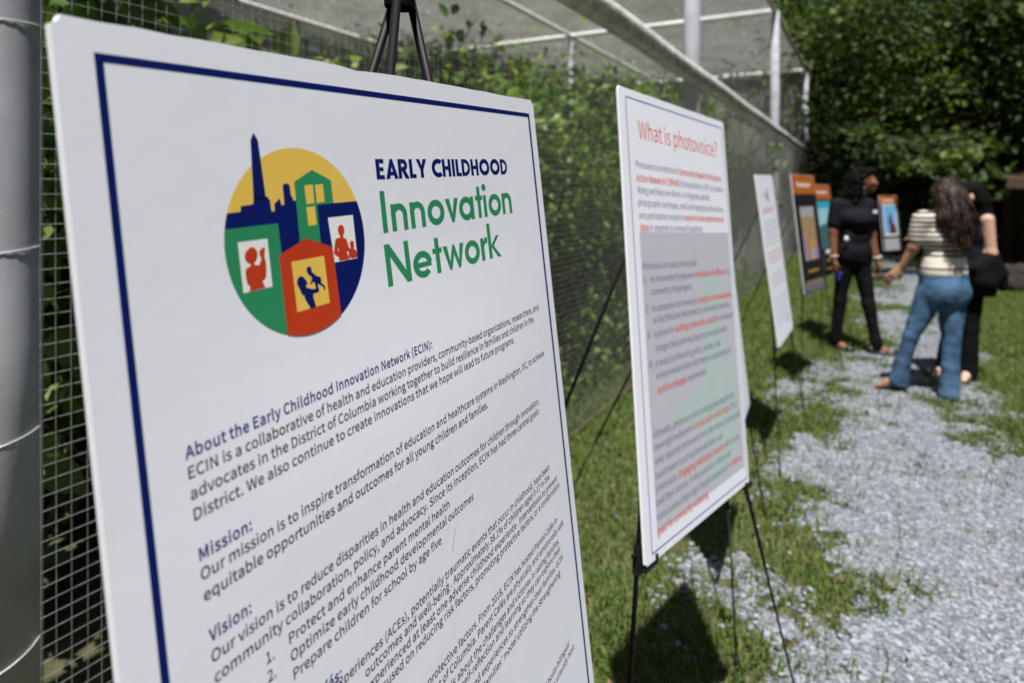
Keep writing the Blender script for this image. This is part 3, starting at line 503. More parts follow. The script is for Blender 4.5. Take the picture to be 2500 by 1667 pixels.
sheet(fp(S0, .10, HM), fp(S1, .10, HM), fp(S1, .10, HT), fp(S0, .10, HT), 120, 24, .06, 'wall_net', M['net_wall'])
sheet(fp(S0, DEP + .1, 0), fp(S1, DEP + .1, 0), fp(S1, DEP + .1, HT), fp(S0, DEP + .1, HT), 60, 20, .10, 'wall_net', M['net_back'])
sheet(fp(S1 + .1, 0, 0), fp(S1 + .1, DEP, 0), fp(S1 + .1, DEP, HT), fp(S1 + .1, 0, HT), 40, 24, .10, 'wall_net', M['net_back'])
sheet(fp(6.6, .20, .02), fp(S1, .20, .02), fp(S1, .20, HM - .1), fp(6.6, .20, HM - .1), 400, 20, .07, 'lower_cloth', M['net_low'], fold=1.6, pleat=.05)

# ------------------------------------------------------------------ leaves
LEAF8 = np.array([(0, 0, 0), (-.30, .30, .07), (0, .34, -.02), (.30, .30, .07), (-.27, .66, .03), (0, .68, -.05), (.27, .66, .03), (0, 1.05, -.14)])
LEAF8_4 = [(1, 2, 5, 4), (2, 3, 6, 5)]; LEAF8_3 = [(0, 2, 1), (0, 3, 2), (4, 5, 7), (5, 6, 7)]
LEAF4 = np.array([(0, 0, 0), (-.32, .45, .08), (0, 1.0, -.06), (.32, .45, .08)])
def leaf_cloud(C, out, size, r_, droop=.35, detail=True, flat=.9):
    """leaves at C pointing outwards along `out`, faces turned mostly upwards"""
    n = len(C); T = LEAF8 if detail else LEAF4
    d = out + .7 * r_.normal(size=(n, 3)); d[:, 2] -= droop; d /= np.linalg.norm(d, axis=1)[:, None]
    up = np.array([0, 0, flat]) + .55 * r_.normal(size=(n, 3)); z = up - d * (up * d).sum(1)[:, None]; z /= np.linalg.norm(z, axis=1)[:, None] + 1e-9
    x = np.cross(d, z)
    S = size[:, None, None]
    V = (T[None, :, 0:1] * x[:, None] + T[None, :, 1:2] * d[:, None] + T[None, :, 2:3] * z[:, None]) * S + C[:, None]
    m_ = len(T); o = m_ * np.arange(n)[:, None, None]
    if detail:
        return V.reshape(-1, 3), (o + np.array(LEAF8_3)[None]).reshape(-1, 3), (o + np.array(LEAF8_4)[None]).reshape(-1, 4)
    return V.reshape(-1, 3), (o + np.array([(0, 2, 1), (0, 3, 2)])[None]).reshape(-1, 3), None

def bush_meshes(seed, h, w, n_stem, per, size, clear=.15):
    """one climbing bush: arching stems with leaves in tiers along them"""
    r_ = np.random.default_rng(seed); st_ = MB(); C, O = [], []
    for i in range(n_stem):
        a = r_.random() * 6.283; b = np.array([math.cos(a), math.sin(a), 0])
        L_ = h * (.65 + .4 * r_.random()); bend = w * (.25 + .8 * r_.random())
        t = np.linspace(0, 1, 9)
        wob = .06 * r_.normal(size=(9, 3)); wob[0] = 0
        P = b[None] * (bend * t[:, None] ** 1.6) + np.array([0, 0, 1.0]) * (L_ * (t - .12 * t ** 3))[:, None] + b * .08 + np.cumsum(wob, 0) * .5
        st_.tube(P, np.linspace(.011, .003, 9), 6)
        q = r_.random(per) ** .75 * (1 - clear) + clear
        pos = np.stack([np.interp(q, t, P[:, k]) for k in range(3)], 1)
        o = r_.normal(size=(per, 3)); o[:, 2] *= .6; o /= np.linalg.norm(o, axis=1)[:, None]
        pos = pos + o * (.04 + .22 * r_.random(per) ** 1.2 * w)[:, None]
        C.append(pos); O.append(o)
    C = np.concatenate(C); O = np.concatenate(O)
    V, f3, f4 = leaf_cloud(C, O, size * (.55 + .7 * r_.random(len(C))), r_)
    stem = np_mesh('stems', np.concatenate(st_.v), np.concatenate(st_.f3), np.concatenate(st_.f4), True)
    return stem, np_mesh('foliage', V, f3, f4, True)
proto = {}
def bush(kind, s, k, scale, rot, label, group='vines inside the aviary'):
    if kind not in proto:
        if kind == 'big': proto[kind] = bush_meshes(11, 2.45, .85, 16, 95, .145, .42)
        if kind == 'vine': proto[kind] = bush_meshes(12, 2.35, .80, 20, 150, .072, .05)
        if kind == 'vine_b': proto[kind] = bush_meshes(13, 2.15, .95, 20, 150, .062, .03)
        for q, mm in zip(proto[kind], (M['stem'], M['leaf_big'] if kind == 'big' else M['leaf_vine'])): q.materials.append(mm)
    e = empty('vine_bush', fp(s, k, 0), label, 'bush', group); e.rotation_euler = (0, 0, rot); e.scale = (scale, scale, scale)
    for nm, me in zip(('stems', 'foliage'), proto[kind]): link(nm, me, None, e)
BL = [('big', -3.05, .85, 1.02, .3, 'broad leaved shrub behind the mesh over the top left corner of the nearest board'),
      ('big', -2.15, .95, 1.0, 2.1, 'broad leaved shrub behind the wire mesh left of the black easel head'),
      ('big', -3.6, 1.9, 1.15, 4.0, 'tall broad leaved shrub deep inside the aviary beside the corner post'),
      ('vine', -1.15, .9, 1.08, 1.0, 'leafy vine behind the wire mesh just left of the nearest easel head'),
      ('vine', -.15, .95, 1.12, 2.4, 'leafy vine behind the wire mesh just right of the nearest easel head'),
      ('vine_b', .8, 1.2, 1.30, .2, 'vine behind the mesh above the top right corner of the nearest board'),
      ('vine', 1.75, 1.25, 1.28, 3.3, 'vine behind the mesh between the first and second white boards'),
      ('vine_b', 2.7, 1.35, 1.48, 5.1, 'vine behind the mesh beside the second aviary post'),
      ('vine', 3.7, 1.35, 1.42, 4.2, 'tall vine behind the mesh above the red titled board'),
      ('vine_b', 4.8, 1.5, 1.6, .9, 'vine behind the mesh right of the second aviary post'),
      ('vine', 6.0, 1.45, 1.50, 1.9, 'dark vine behind the mesh where the grey lower cloth begins'),
      ('vine_b', 7.6, 1.5, 1.60, 2.9, 'vine pressed against the net left of the third aviary post'),
      ('vine', 9.0, 1.4, 1.35, 3.9, 'vine at the foot of the third aviary post, reaching into the upper net'),
      ('vine_b', 10.8, 1.4, 1.25, 4.9, 'tall vine past the third aviary post'),
      ('vine', -1.2, 2.6, 1.05, .7, 'second row vine deep in the aviary behind the nearest easel head'),
      ('vine_b', 1.2, 2.7, 1.08, 1.7, 'second row vine deep in the aviary between first and second board'),
      ('vine', 3.8, 2.9, 1.1, 2.7, 'second row vine deep in the aviary by the second post')]
for b_ in BL: bush(*b_)
# low growth on the aviary floor
r_ = np.random.default_rng(19); nU = 15000; s_ = -1.6 + 10 * r_.random(nU); k_ = .12 + 3.4 * r_.random(nU) ** 1.3; h_ = (.04 + .5 * r_.random(nU) ** 2) * (.4 + 1.2 * n2(s_, k_, 1.6))
C = np.stack([FO[0] + FD[0] * s_ + FN[0] * k_, FO[1] + FD[1] * s_ + FN[1] * k_, h_], 1); o = r_.normal(size=(nU, 3)); o[:, 2] = abs(o[:, 2])
V, f3, _ = leaf_cloud(C, o / np.linalg.norm(o, axis=1)[:, None], .05 + .05 * r_.random(nU), r_, detail=False)
tag(link('undergrowth', np_mesh('undergrowth', V, f3), M['leaf_vine']), kind='stuff')
# sprigs growing out through the mesh by the third white board
def sprig(loc, label, seed):
    r_ = np.random.default_rng(seed); e = empty('vine_sprig', loc, label, 'vine', 'sprigs growing out of the aviary wall')
    s_ = MB(); P = np.array([(0, 0, 0), (.06, -.05, .10), (.13, -.07, .16), (.18, -.09, .12)]); s_.tube(P, .004, 5); s_.build('stem', M['stem'], e)
    n = 26; q = r_.random(n); pos = np.stack([np.interp(q, [0, .3, .7, 1], P[:, k]) for k in range(3)], 1) + .09 * r_.normal(size=(n, 3))
    o = r_.normal(size=(n, 3)); V, f3, f4 = leaf_cloud(pos, o / np.linalg.norm(o, axis=1)[:, None], .085 * (.7 + .6 * r_.random(n)), r_)
    link('leaves', np_mesh('leaves', V, f3, f4, True), M['leaf_big'], e)
sprig(fp(9.3, -.05, 2.25), 'bright green sprig poking through the mesh under the rail by the third post', 21)
sprig(fp(9.6, -.05, 1.95), 'bright sprig just above the header of the first orange board', 22)
sprig(fp(9.2, -.05, 1.45), 'small green sprig lower on the wall between the plain white board and first orange board', 23)

# ------------------------------------------------------------------ trees
def tree_meshes(seed, H, cr, ch, cb, n_cl, per, size, bough=()):
    """trunk, limbs, and a crown of separate leaf sprays. cr/ch crown half width/height, cb height of crown centre"""
    r_ = np.random.default_rng(seed); tr = MB()
    t = np.linspace(0, 1, 10); lean = .5 * r_.normal(size=2)
    P = np.stack([lean[0] * t ** 2, lean[1] * t ** 2, H * .8 * t - .1], 1); tr.tube(P, np.interp(t, [0, .06, 1], [.34, .24, .05]), 12)
    lb = MB(); C, O = [], []
    for i in range(n_cl):
        d = r_.normal(size=3); d /= np.linalg.norm(d); q = r_.random() ** .45
        c = np.array([d[0] * cr * q, d[1] * cr * q, cb + d[2] * ch * q])
        if i % 4 == 0:
            h0 = np.interp(r_.random(), [0, 1], [.25 * H, .72 * H]); s = np.array([np.interp(h0, P[:, 2], P[:, 0]), np.interp(h0, P[:, 2], P[:, 1]), h0])
            mid = (s + c) / 2 + np.array([0, 0, .25 + .3 * r_.random()]); lb.tube([s, mid, c], [.055, .035, .012], 6)
        rad = (.45 + .65 * r_.random()) * size / .13
        k = r_.normal(size=(per, 3)) * rad * np.array([1, 1, .38]) * .62
        k[:, 2] -= .18 * (k[:, 0] ** 2 + k[:, 1] ** 2)
        C.append(c + k); o = k + d * .4; O.append(o / (np.linalg.norm(o, axis=1)[:, None] + 1e-9))
    if len(bough):                         # one long low bough with hanging sprays
        Bp = np.array(bough, float); lb.tube(np.concatenate([[[0, 0, 3.6]], Bp + [0, 0, .12]]), np.linspace(.10, .012, len(Bp) + 1), 7)
        for i in range(17):
            t = (.18 + .82 * r_.random()) * (len(Bp) - 1); a = int(t); a = min(a, len(Bp) - 2); c = Bp[a] + (Bp[a + 1] - Bp[a]) * (t - a) + r_.normal(size=3) * (.36, .36, .20)
            k = r_.normal(size=(70, 3)) * (.24, .24, .09); k[:, 2] -= .3 * (k[:, 0] ** 2 + k[:, 1] ** 2); C.append(c + k); O.append(k / (np.linalg.norm(k, axis=1)[:, None] + 1e-9))
    C = np.concatenate(C); O = np.concatenate(O)
    V, f3, _ = leaf_cloud(C, O, size * (.6 + .7 * r_.random(len(C))), r_, detail=False)
    j = lambda mb, nm: np_mesh(nm, np.concatenate(mb.v), np.concatenate(mb.f3), np.concatenate(mb.f4), True)
    return j(tr, 'trunk'), j(lb, 'limbs'), np_mesh('crown', V, f3)
TP = {}
def tree(kind, x, y, sc_, rot, label, name='broadleaf_tree', group='trees behind the gravel path'):
    if kind not in TP:
        if kind == 'a': TP[kind] = tree_meshes(31, 9, 3.6, 3.2, 5.5, 120, 170, .17, [(-.6, -.8, 3.5), (-1.6, -2.2, 3.0), (-2.4, -3.2, 2.45), (-3.3, -3.7, 2.55), (-4.3, -3.9, 2.85)])
        if kind == 'b': TP[kind] = tree_meshes(32, 10, 4.2, 3.7, 5.9, 130, 170, .18)
        if kind == 'u': TP[kind] = tree_meshes(33, 3.2, 1.9, 1.35, 1.55, 70, 80, .12)
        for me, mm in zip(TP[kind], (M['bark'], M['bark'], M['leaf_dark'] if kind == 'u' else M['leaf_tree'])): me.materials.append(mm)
    e = empty(name, (x, y, 0), label, 'shrub' if kind == 'u' else 'tree', group); e.rotation_euler = (0, 0, rot); e.scale = (sc_, sc_, sc_ * (1 + .1 * math.sin(x)))
    for nm, me in zip(('trunk', 'limbs', 'crown'), TP[kind]): link(nm, me, None, e)
for t_ in [('a', 10.7, 15.8, 1.0, .0, 'leafy tree with low sunlit sprays right of the aviary end'),
           ('b', 14.0, 14.6, .95, 2.0, 'dark leafy tree over the timber shelter at the right edge'),
           ('b', 13.0, 21.5, 1.1, 3.1, 'large dark tree behind the leafy tree at the path end'),
           ('a', 17.5, 19.0, 1.15, 4.4, 'tall tree at the far right behind the timber shelter'),
           ('b', 9.0, 25.0, 1.15, 5.2, 'tall tree standing just past the far aviary end wall'),
           ('a', 3.5, 25.5, 1.15, 1.1, 'tree seen through the end netting of the aviary'),
           ('b', -3.0, 21.0, 1.1, .6, 'tree standing behind the back netting in the middle of the aviary'),
           ('a', -9.5, 16.5, 1.1, 2.6, 'tree standing behind the back netting above the broad leaved shrubs'),
           ('b', -12.0, 9.5, 1.05, 3.6, 'tree behind the back netting nearest the corner post')]: tree(*t_)
for i, (x, y, s_, lb_) in enumerate([(10.4, 17.6, 1.0, 'dark understory shrub at the end of the gravel path'), (12.2, 19.0, 1.2, 'dark shrub behind the farthest orange board'),
        (14.5, 18.2, 1.2, 'dark shrub behind the timber shelter'), (16.5, 17.0, 1.3, 'dark shrub at the far right edge behind the shelter'), (8.9, 20.0, 1.2, 'dark shrub against the far end wall of the aviary'),
        (-3.05, 2.85, .85, 'added dark shrub inside the aviary near the corner post'), (-2.55, 4.25, .9, 'added dark shrub inside the aviary behind the mesh left of the nearest board'), (-4.6, 4.9, 1.1, 'added dark shrub deep inside the aviary behind the corner post'),  # added shrubs, their dark leaf colour stands in for the aviary's shade
        (-4.5, 13.0, 1.3, 'shrub behind the back wall of the aviary'), (-7.5, 9.5, 1.4, 'shrub behind the aviary back wall near the corner post')]):
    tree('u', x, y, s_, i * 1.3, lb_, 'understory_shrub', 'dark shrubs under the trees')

# far wood: one mass of foliage closing the view
r_ = np.random.default_rng(41); nW = 110000
a = 2 * math.pi * r_.random(nW); rad = 31 + 7 * r_.random(nW); hgt = 19 * r_.random(nW) ** .9  # full ring: unseen part behind the camera added to block low sky light
C = np.stack([rad * np.sin(a) + 2, rad * np.cos(a), hgt], 1)
C[:, 2] += 2.5 * (n2(C[:, 0], C[:, 1], .12) - .5) * 2
o = -C / np.linalg.norm(C, axis=1)[:, None]
V, f3, _ = leaf_cloud(C, o, 1.0 * (.6 + .8 * r_.random(nW)), r_, detail=False)
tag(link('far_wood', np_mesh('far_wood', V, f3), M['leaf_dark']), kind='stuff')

# ------------------------------------------------------------------ timber shelter, boulders at the right edge
sh = empty('timber_shelter', (9.9, 12.6, 0), 'low dark timber shelter with brown shingle roof edge at the right', 'shelter')
o = np.array((9.9, 12.6, 0)); ux = np.array([.88, -.475, 0]); uy = np.array([.475, .88, 0])
def sp(a, b, h): return o + ux * a + uy * b + np.array([0, 0, h])
for a_, b_ in ((0, 0), (2.2, 0), (4.4, 0), (0, 2.6), (4.4, 2.6)):
    m = MB(o); m.box(sp(a_, b_, .88), .12, .12, 1.76, (ux, uy, (0, 0, 1))); m.build('post', M['timber'], sh)
m = MB(o)
for i in range(12): m.box(sp(2.2, 2.66, .12 + i * .14), 4.6, .03, .132, (ux, uy, (0, 0, 1)))
m.build('back_wall', M['timber'], sh)
m = MB(o); m.box(sp(2.2, 0, .52), 4.5, .06, .10, (ux, uy, (0, 0, 1))); m.box(sp(2.2, 0, .88), 4.5, .06, .10, (ux, uy, (0, 0, 1))); m.build('rail', M['timber'], sh)
m = MB(o); up = np.array([0, 0, 1.0]); ry = uy * math.cos(R(5)) + up * math.sin(R(5)); rn = np.cross(ux, ry)
for i in range(12): m.box(sp(2.2, -.45, 1.78) + ry * (.15 + i * .28) + rn * (.012 * (i % 2)), 5.4, .30, .05, (ux, ry, rn))
m.build('roof', M['shingle'], sh)
m = MB(o); m.box(sp(2.2, -.47, 1.74), 5.4, .05, .18, (ux, uy, up)); m.build('fascia', M['shingle'], sh)
nb = MB(); nb.box(sp(1.15, -.05, 1.20), .30, .015, .42, (ux, uy, up)); tag(nb.build('notice', M['notice']), 'grey notice sheet hanging on the dark timber shelter', 'notice')
for i, (px, py, s_, lb_) in enumerate([(7.98, 10.5, .22, 'brown boulder in the shade right of the woman with a black jacket'), (8.55, 11.35, .30, 'large boulder by the shelter post at the right edge'), (8.10, 11.25, .20, 'small boulder behind the other two by the shelter')]):
    m = MB((px, py, 0)); m.ball((px, py, s_ * .45), (s_, s_ * .8, s_ * .95), 22, 14)
    V = m.v[0]; c = np.array((px, py, s_ * .45)); d = V - c; V[:] = c + d * (1 + 1.3 * (fbm(V * 3.4 + i, 3) - .5))[:, None]; V[:, 2] = np.maximum(V[:, 2], -.02)
    b_ = m.build('boulder', M['rock'], None, True); b_.location = (px, py, 0); tag(b_, lb_, 'boulder', 'boulders by the shelter')
# ------------------------------------------------------------------ letters
GL = {}
for ln in GLYPHS.split('\n'):
    key = ln[:2]; adv, rest = ln[3:].split(' ', 1)
    GL[key] = (int(adv), [np.array([[int(q) for q in p.split(',')] for p in lp.split()], float) for lp in rest.split('|')])
def embolden(loops, d):
    big = max(loops, key=lambda l: np.ptp(l[:, 0]) * np.ptp(l[:, 1])); sg = 1 if np.sum(big[:, 0] * np.roll(big[:, 1], -1) - np.roll(big[:, 0], -1) * big[:, 1]) > 0 else -1
    out = []
    for l in loops:
        e0 = l - np.roll(l, 1, 0); e1 = np.roll(l, -1, 0) - l
        n0 = np.stack([e0[:, 1], -e0[:, 0]], 1) * sg; n1 = np.stack([e1[:, 1], -e1[:, 0]], 1) * sg
        n0 /= np.linalg.norm(n0, axis=1)[:, None] + 1e-9; n1 /= np.linalg.norm(n1, axis=1)[:, None] + 1e-9
        m = n0 + n1; m /= np.maximum((m * m).sum(1) / 2, .5)[:, None]
        out.append(l + m * d)
    return out
for key in [k for k in GL if k[0] == 'r']: GL['b' + key[1]] = (GL[key][0] + 55, [l + [27, 0] for l in embolden(GL[key][1], 31.)] if len(GL[key][1][0]) > 2 else GL[key][1])
for key in [k for k in GL if k[0] == 'r']: GL['m' + key[1]] = (GL[key][0], embolden(GL[key][1], 15.))
_tri = {}
def fill(loops, grid=0):
    """triangles filling closed outlines (inner outlines are holes)"""
    V, E = [], []
    for lp in loops:
        n0 = len(V); n = len(lp)
        V += [Vector((float(a), float(b))) for a, b in lp]; E += [(n0 + i, n0 + (i + 1) % n) for i in range(n)]
    if grid:
        A = np.concatenate(loops); lo, hi = A.min(0), A.max(0)
        for x in np.arange(lo[0] + grid * .5, hi[0], grid):
            for y in np.arange(lo[1] + grid * .5, hi[1], grid): V.append(Vector((float(x), float(y))))
    r = delaunay_2d_cdt(V, E, [], 0, 1e-9)
    P = np.array([(v.x, v.y) for v in r[0]]); T = np.array([f for f in r[2]]); c = P[T].mean(1)
    ins = np.zeros(len(T), bool)                      # even-odd test of each triangle's middle
    for lp in loops:
        for a, b in zip(lp, np.roll(lp, -1, 0)):
            hit = ((a[1] > c[:, 1]) != (b[1] > c[:, 1])); x = a[0] + (c[:, 1] - a[1]) * (b[0] - a[0]) / (b[1] - a[1] + (b[1] == a[1]))
            ins ^= hit & (c[:, 0] < x)
    return P, [tuple(f) for f in T[ins]]
def glyph(k):
    if k not in _tri: _tri[k] = fill(GL[k][1])
    return _tri[k]
def text_width(s, w): return sum(305 if c == ' ' else GL[w + c][0] for c in s)
class Print:
    """flat print in board units, later draped over the board's surface"""
    def __init__(s): s.V = []; s.F3 = []; s.n = 0
    def add(s, V, F, h):
        V = np.asarray(V, float); s.V.append(np.column_stack([V, np.full(len(V), h)]))
        for f in F:
            for i in range(1, len(f) - 1): s.F3.append((f[0] + s.n, f[i] + s.n, f[i + 1] + s.n))
        s.n += len(V); return s
    def poly(s, loops, h, grid=0): V, F = fill([np.asarray(l, float) for l in loops], grid); return s.add(V, F, h)
    def line(s, txt, x0, x1, v0, v1, cap, w='r', h=1, kx=None):
        """text from x0 to x1 (or, with kx, ending at x1 with that letter width), baseline v0 -> v1"""
        W = text_width(txt, w)
        if kx is None: kx = (x1 - x0) / W
        elif x0 is None: x0 = x1 - W * kx
        else: x1 = x0 + W * kx
        x = x0; k = cap / 1000
        for c in txt:
            if c == ' ': x += 305 * kx; continue
            V, F = glyph(w + c); X = x + V[:, 0] * kx; b = v0 + (v1 - v0) * (X - x0) / (x1 - x0 + 1e-9)
            s.add(np.column_stack([X, b - V[:, 1] * k]), F, h); x += GL[w + c][0] * kx
        return x
    def rect(s, u0, v0, u1, v1, h, nu=1, nv=1):
        uu, vv = np.meshgrid(np.linspace(u0, u1, nu + 1), np.linspace(v0, v1, nv + 1), indexing='ij'); ids = np.arange(uu.size).reshape(uu.shape)
        return s.add(np.column_stack([uu.ravel(), vv.ravel()]), [(ids[i, j], ids[i + 1, j], ids[i + 1, j + 1], ids[i, j + 1]) for i in range(nu) for j in range(nv)], h)
    def frame(s, u0, v0, u1, v1, t, h):
        s.rect(u0, v0, u1, v0 + t, h, 30, 1); s.rect(u0, v1 - t, u1, v1, h, 30, 1)
        s.rect(u0, v0 + t, u0 + t, v1 - t, h, 1, 40); s.rect(u1 - t, v0 + t, u1, v1 - t, h, 1, 40); return s

class Board:
    W = .60
    def __init__(s, name, label, C, U, H, V=None, lean=.092, bulge=0., cat='display board', group=None, seed=0, panel='board'):
        s.C = np.array(C, float); U = np.array(U, float); s.U = U / np.linalg.norm(U); s.H = H; s.b = bulge
        Nh = np.array([s.U[1], -s.U[0], 0]); Nh /= np.linalg.norm(Nh)
        if V is None: V = np.array([0, 0, -1.0]) + Nh * lean
        V = np.array(V, float); V = V - s.U * (V @ s.U) * .0; s.V = V / np.linalg.norm(V)
        N = np.cross(s.V, s.U); N /= np.linalg.norm(N); s.N = N if N @ Nh > 0 else -N
        s.base = s.at(0, H, 0)
        s.o = empty(name, s.base, label, cat, group)
        nu, nv = 30, 48; r_ = np.random.default_rng(seed)
        u = np.concatenate([[-.5], np.linspace(-.491, .491, nu - 2), [.5]]); v = np.concatenate([[0], np.linspace(.009, H - .009, nv - 2), [H]]); uu, vv = np.meshgrid(u, v, indexing='ij')
        uu = uu.copy(); vv = vv.copy(); rc = .006
        for a, b, sx, sy in ((0, 0, 1, 1), (-1, 0, -1, 1), (0, -1, 1, -1), (-1, -1, -1, -1)): uu[a, b] += sx * rc; vv[a, b] += sy * rc
        vv[1:-1, 0] += .0016 * (r_.random(nu - 2) - .5); vv[1:-1, -1] += .0016 * (r_.random(nu - 2) - .5)
        if bulge: vv[12, 0] += .0035; vv[13, 0] += .002
        f = s.at3(uu.ravel(), vv.ravel(), 0); bk = s.at3(uu.ravel(), vv.ravel(), -.0055)
        ids = np.arange(nu * nv).reshape(nu, nv)
        q = np.stack([ids[:-1, :-1], ids[:-1, 1:], ids[1:, 1:], ids[1:, :-1]], -1).reshape(-1, 4)
        ring = np.concatenate([ids[:, 0], ids[-1, 1:], ids[-2::-1, -1], ids[0, -2:0:-1]]); r2 = np.roll(ring, -1); n = nu * nv
        me = np_mesh('panel', np.concatenate([f, bk]) - s.base, None, np.concatenate([q, q[:, ::-1] + n, np.stack([ring, r2, r2 + n, ring + n], 1)]))
        link('panel', me, M[panel], s.o)
    def d(s, u, v):
        k = np.clip((v - .25) / .35, 0, 1); k = k * k * (3 - 2 * k)
        return s.b * (1 - 4 * u * u) * k
    def at3(s, u, v, h):
        u = np.asarray(u, float); v = np.asarray(v, float)
        return s.C + s.W * (u[:, None] * s.U + v[:, None] * s.V) + (s.W * s.d(u, v) + h)[:, None] * s.N
    def at(s, u, v, h): return s.at3([u], [v], np.array([h]))[0]
    def ink(s, name, p, m, parent=None):
        A = np.concatenate(p.V); P = s.at3(A[:, 0], A[:, 1], .00006 + A[:, 2] * .00005) - s.base
        F = np.array(p.F3); a, b, c = P[F[:, 0]], P[F[:, 1]], P[F[:, 2]]
        flip = (np.cross(b - a, c - a) @ s.N) < 0; F[flip] = F[flip][:, ::-1]
        return link(name, np_mesh(name, P, F), M[m], parent or s.o)

# ------------------------------------------------------------------ first board: emblem, headline, body text
GB = 'white printed boards on black easels along the aviary'
B1 = Board('display_board', 'white foam board with round coloured emblem and navy border, nearest of the row',
           (-.1098, .6212, EYE + .1122), (.4576, .8879, .0481), 1.65, (.1051, -.0003, -.9945), bulge=.0095, group=GB, seed=1)
L0, R0, T0 = -.5 + .0354, .5 - .0256, .0307
B1.ink('border', Print().frame(L0, T0, R0, 1.615, .0084, 1), 'navy')
cc, cr = np.array([-.2273, .2338]), .1166
ang = np.linspace(0, 2 * np.pi, 120, endpoint=False); CIRC = cc + cr * np.stack([np.cos(ang), np.sin(ang)], 1)
def clip_circle(P):
    P = [np.array(p) for p in P]
    for i in range(len(CIRC)):
        a, b = CIRC[i], CIRC[(i + 1) % len(CIRC)]; e = b - a; nrm = np.array([-e[1], e[0]])
        out = []
        for j in range(len(P)):
            p, q = P[j - 1], P[j]; dp, dq = (p - a) @ nrm, (q - a) @ nrm
            if dp * dq < 0: out.append(p + (q - p) * dp / (dp - dq))
            if dq >= 0: out.append(q)
        P = out
        if not P: break
    return np.array(P)
emo = None
for ln in EMBLEM.split('\n'):
    hd, pts = ln.split('|'); col, layer, cl = hd.split()
    P = CIRC if pts == 'C' else np.array([[int(a) for a in p.split(',')] for p in pts.split()]) / 10000.
    if cl == '1' and pts != 'C': P = clip_circle(P)
    P = np.array([p for i, p in enumerate(P) if np.linalg.norm(p - P[i - 1]) > 1e-5])      # drop doubled points left by clipping
    o_ = B1.ink('emblem_shape' if emo else 'emblem', Print().poly([P], int(layer), .02), col, emo)
    if emo is None: emo = o_

# geometric headline letters, built from bars and rings (x height and cap height in units of the cap)
def ring(cx, cy, ro, ri, a0=0, a1=360, n=40):
    t = np.radians(np.linspace(a0, a1, n)); o_ = np.stack([cx + ro * np.cos(t), cy + ro * np.sin(t)], 1); i_ = np.stack([cx + ri * np.cos(t), cy + ri * np.sin(t)], 1)
    if abs(a1 - a0) >= 360: return [o_[:-1], i_[:-1]]
    return [np.concatenate([o_, i_[::-1]])]
def bar(x0, y0, x1, y1): return [np.array([(x0, y0), (x1, y0), (x1, y1), (x0, y1)], float)]
def pg(*p): return [np.array(p, float)]
def geo(c, s, bold):
    """pieces (outline loops) and advance of one letter, stroke s"""
    xh = .66; rr = xh / 2
    if bold:
        s = .235
        if c == 'E': return [bar(0, 0, s, 1), bar(s, 0, .52, .2), bar(s, .41, .48, .59), bar(s, .8, .52, 1)], .60
        if c == 'A': return [pg((0, 0), (.32, 1), (.5, 1), (.82, 0), (.57, 0), (.52, .18), (.3, .18), (.25, 0)) + pg((.35, .36), (.47, .36), (.41, .62))], .84
        if c == 'R': return [bar(0, 0, s, 1), ring(.34, .69, .31, .1, -90, 90), bar(s, .79, .34, 1), bar(s, .38, .34, .59), pg((.27, .38), (.5, .40), (.74, 0), (.46, 0))], .78
        if c == 'L': return [bar(0, 0, s, 1), bar(s, 0, .48, .2)], .53
        if c == 'Y': return [pg((0, 1), (.27, 1), (.39, .66), (.51, 1), (.78, 1), (.51, .44), (.51, 0), (.27, 0), (.27, .44))], .80
        if c == 'C': return [ring(.52, .5, .52, .27, 52, 308)], .86
        if c == 'H': return [bar(0, 0, s, 1), bar(.49, 0, .49 + s, 1), bar(s, .4, .49, .6)], .83
        if c == 'I': return [bar(0, 0, s, 1)], .335
        if c == 'D': return [bar(0, 0, s, 1), ring(.28, .5, .5, .29, -90, 90), bar(s, .79, .28, 1), bar(s, 0, .28, .21)], .86
        if c == 'O': return [ring(.52, .5, .52, .26)], 1.12
    if c == 'I': return [bar(0, 0, s, 1)], s + .15
    if c == 'N': return [bar(0, 0, s, 1), bar(.62, 0, .62 + s, 1), pg((s, 1), (s, .70), (.62, 0), (.62, .30))], .62 + s + .10
    if c == 'n': return [bar(0, 0, s, xh), ring(.27, xh - .27, .28, .28 - s, 0, 180), bar(.55 - s, 0, .55, xh - .27)], .66
    if c == 'o': return [ring(rr, rr, rr + .01, rr - s)], xh + .08
    if c == 'v': return [pg((0, xh), (s * 1.15, xh), (.285, .24), (.57 - s * 1.15, xh), (.57, xh), (.34, 0), (.23, 0))], .60
    if c == 'w': return [pg((0, xh), (s * 1.1, xh), (.25, .22), (.395, xh), (.475, xh), (.62, .22), (.87 - s * 1.1, xh), (.87, xh), (.665, 0), (.575, 0), (.435, .40), (.295, 0), (.205, 0))], .90
    if c == 'a': return [ring(rr, rr, rr + .01, rr - s), bar(xh - s + .03, 0, xh + .03, xh)], xh + .13
    if c == 't': return [bar(.10, 0, .10 + s, .93), bar(0, xh - .13, .10, xh), bar(.10 + s, xh - .13, .20 + s, xh)], .40
    if c == 'i': return [bar(0, 0, s, xh), ring(s / 2, .90, .105, .0005, 0, 359.9, 28)], s + .11
    if c == 'e': return [ring(rr, rr, rr + .01, rr - s, 8, 318), bar(.10, rr - .07, xh - .02, rr + .055)], xh + .06
    if c == 'r': return [bar(0, 0, s, xh), pg((s, xh - .10), (s + .06, xh), (s + .20, xh + .005), (s + .17, xh - .16), (s + .06, xh - .17), (s, xh - .27))], .37
    if c == 'k': return [bar(0, 0, s, 1.06), pg((s, .40), (.42, xh), (.58, xh), (s + .10, .36)), pg((s, .395), (s + .11, .37), (.60, 0), (.43, 0), (s, .34))], .60
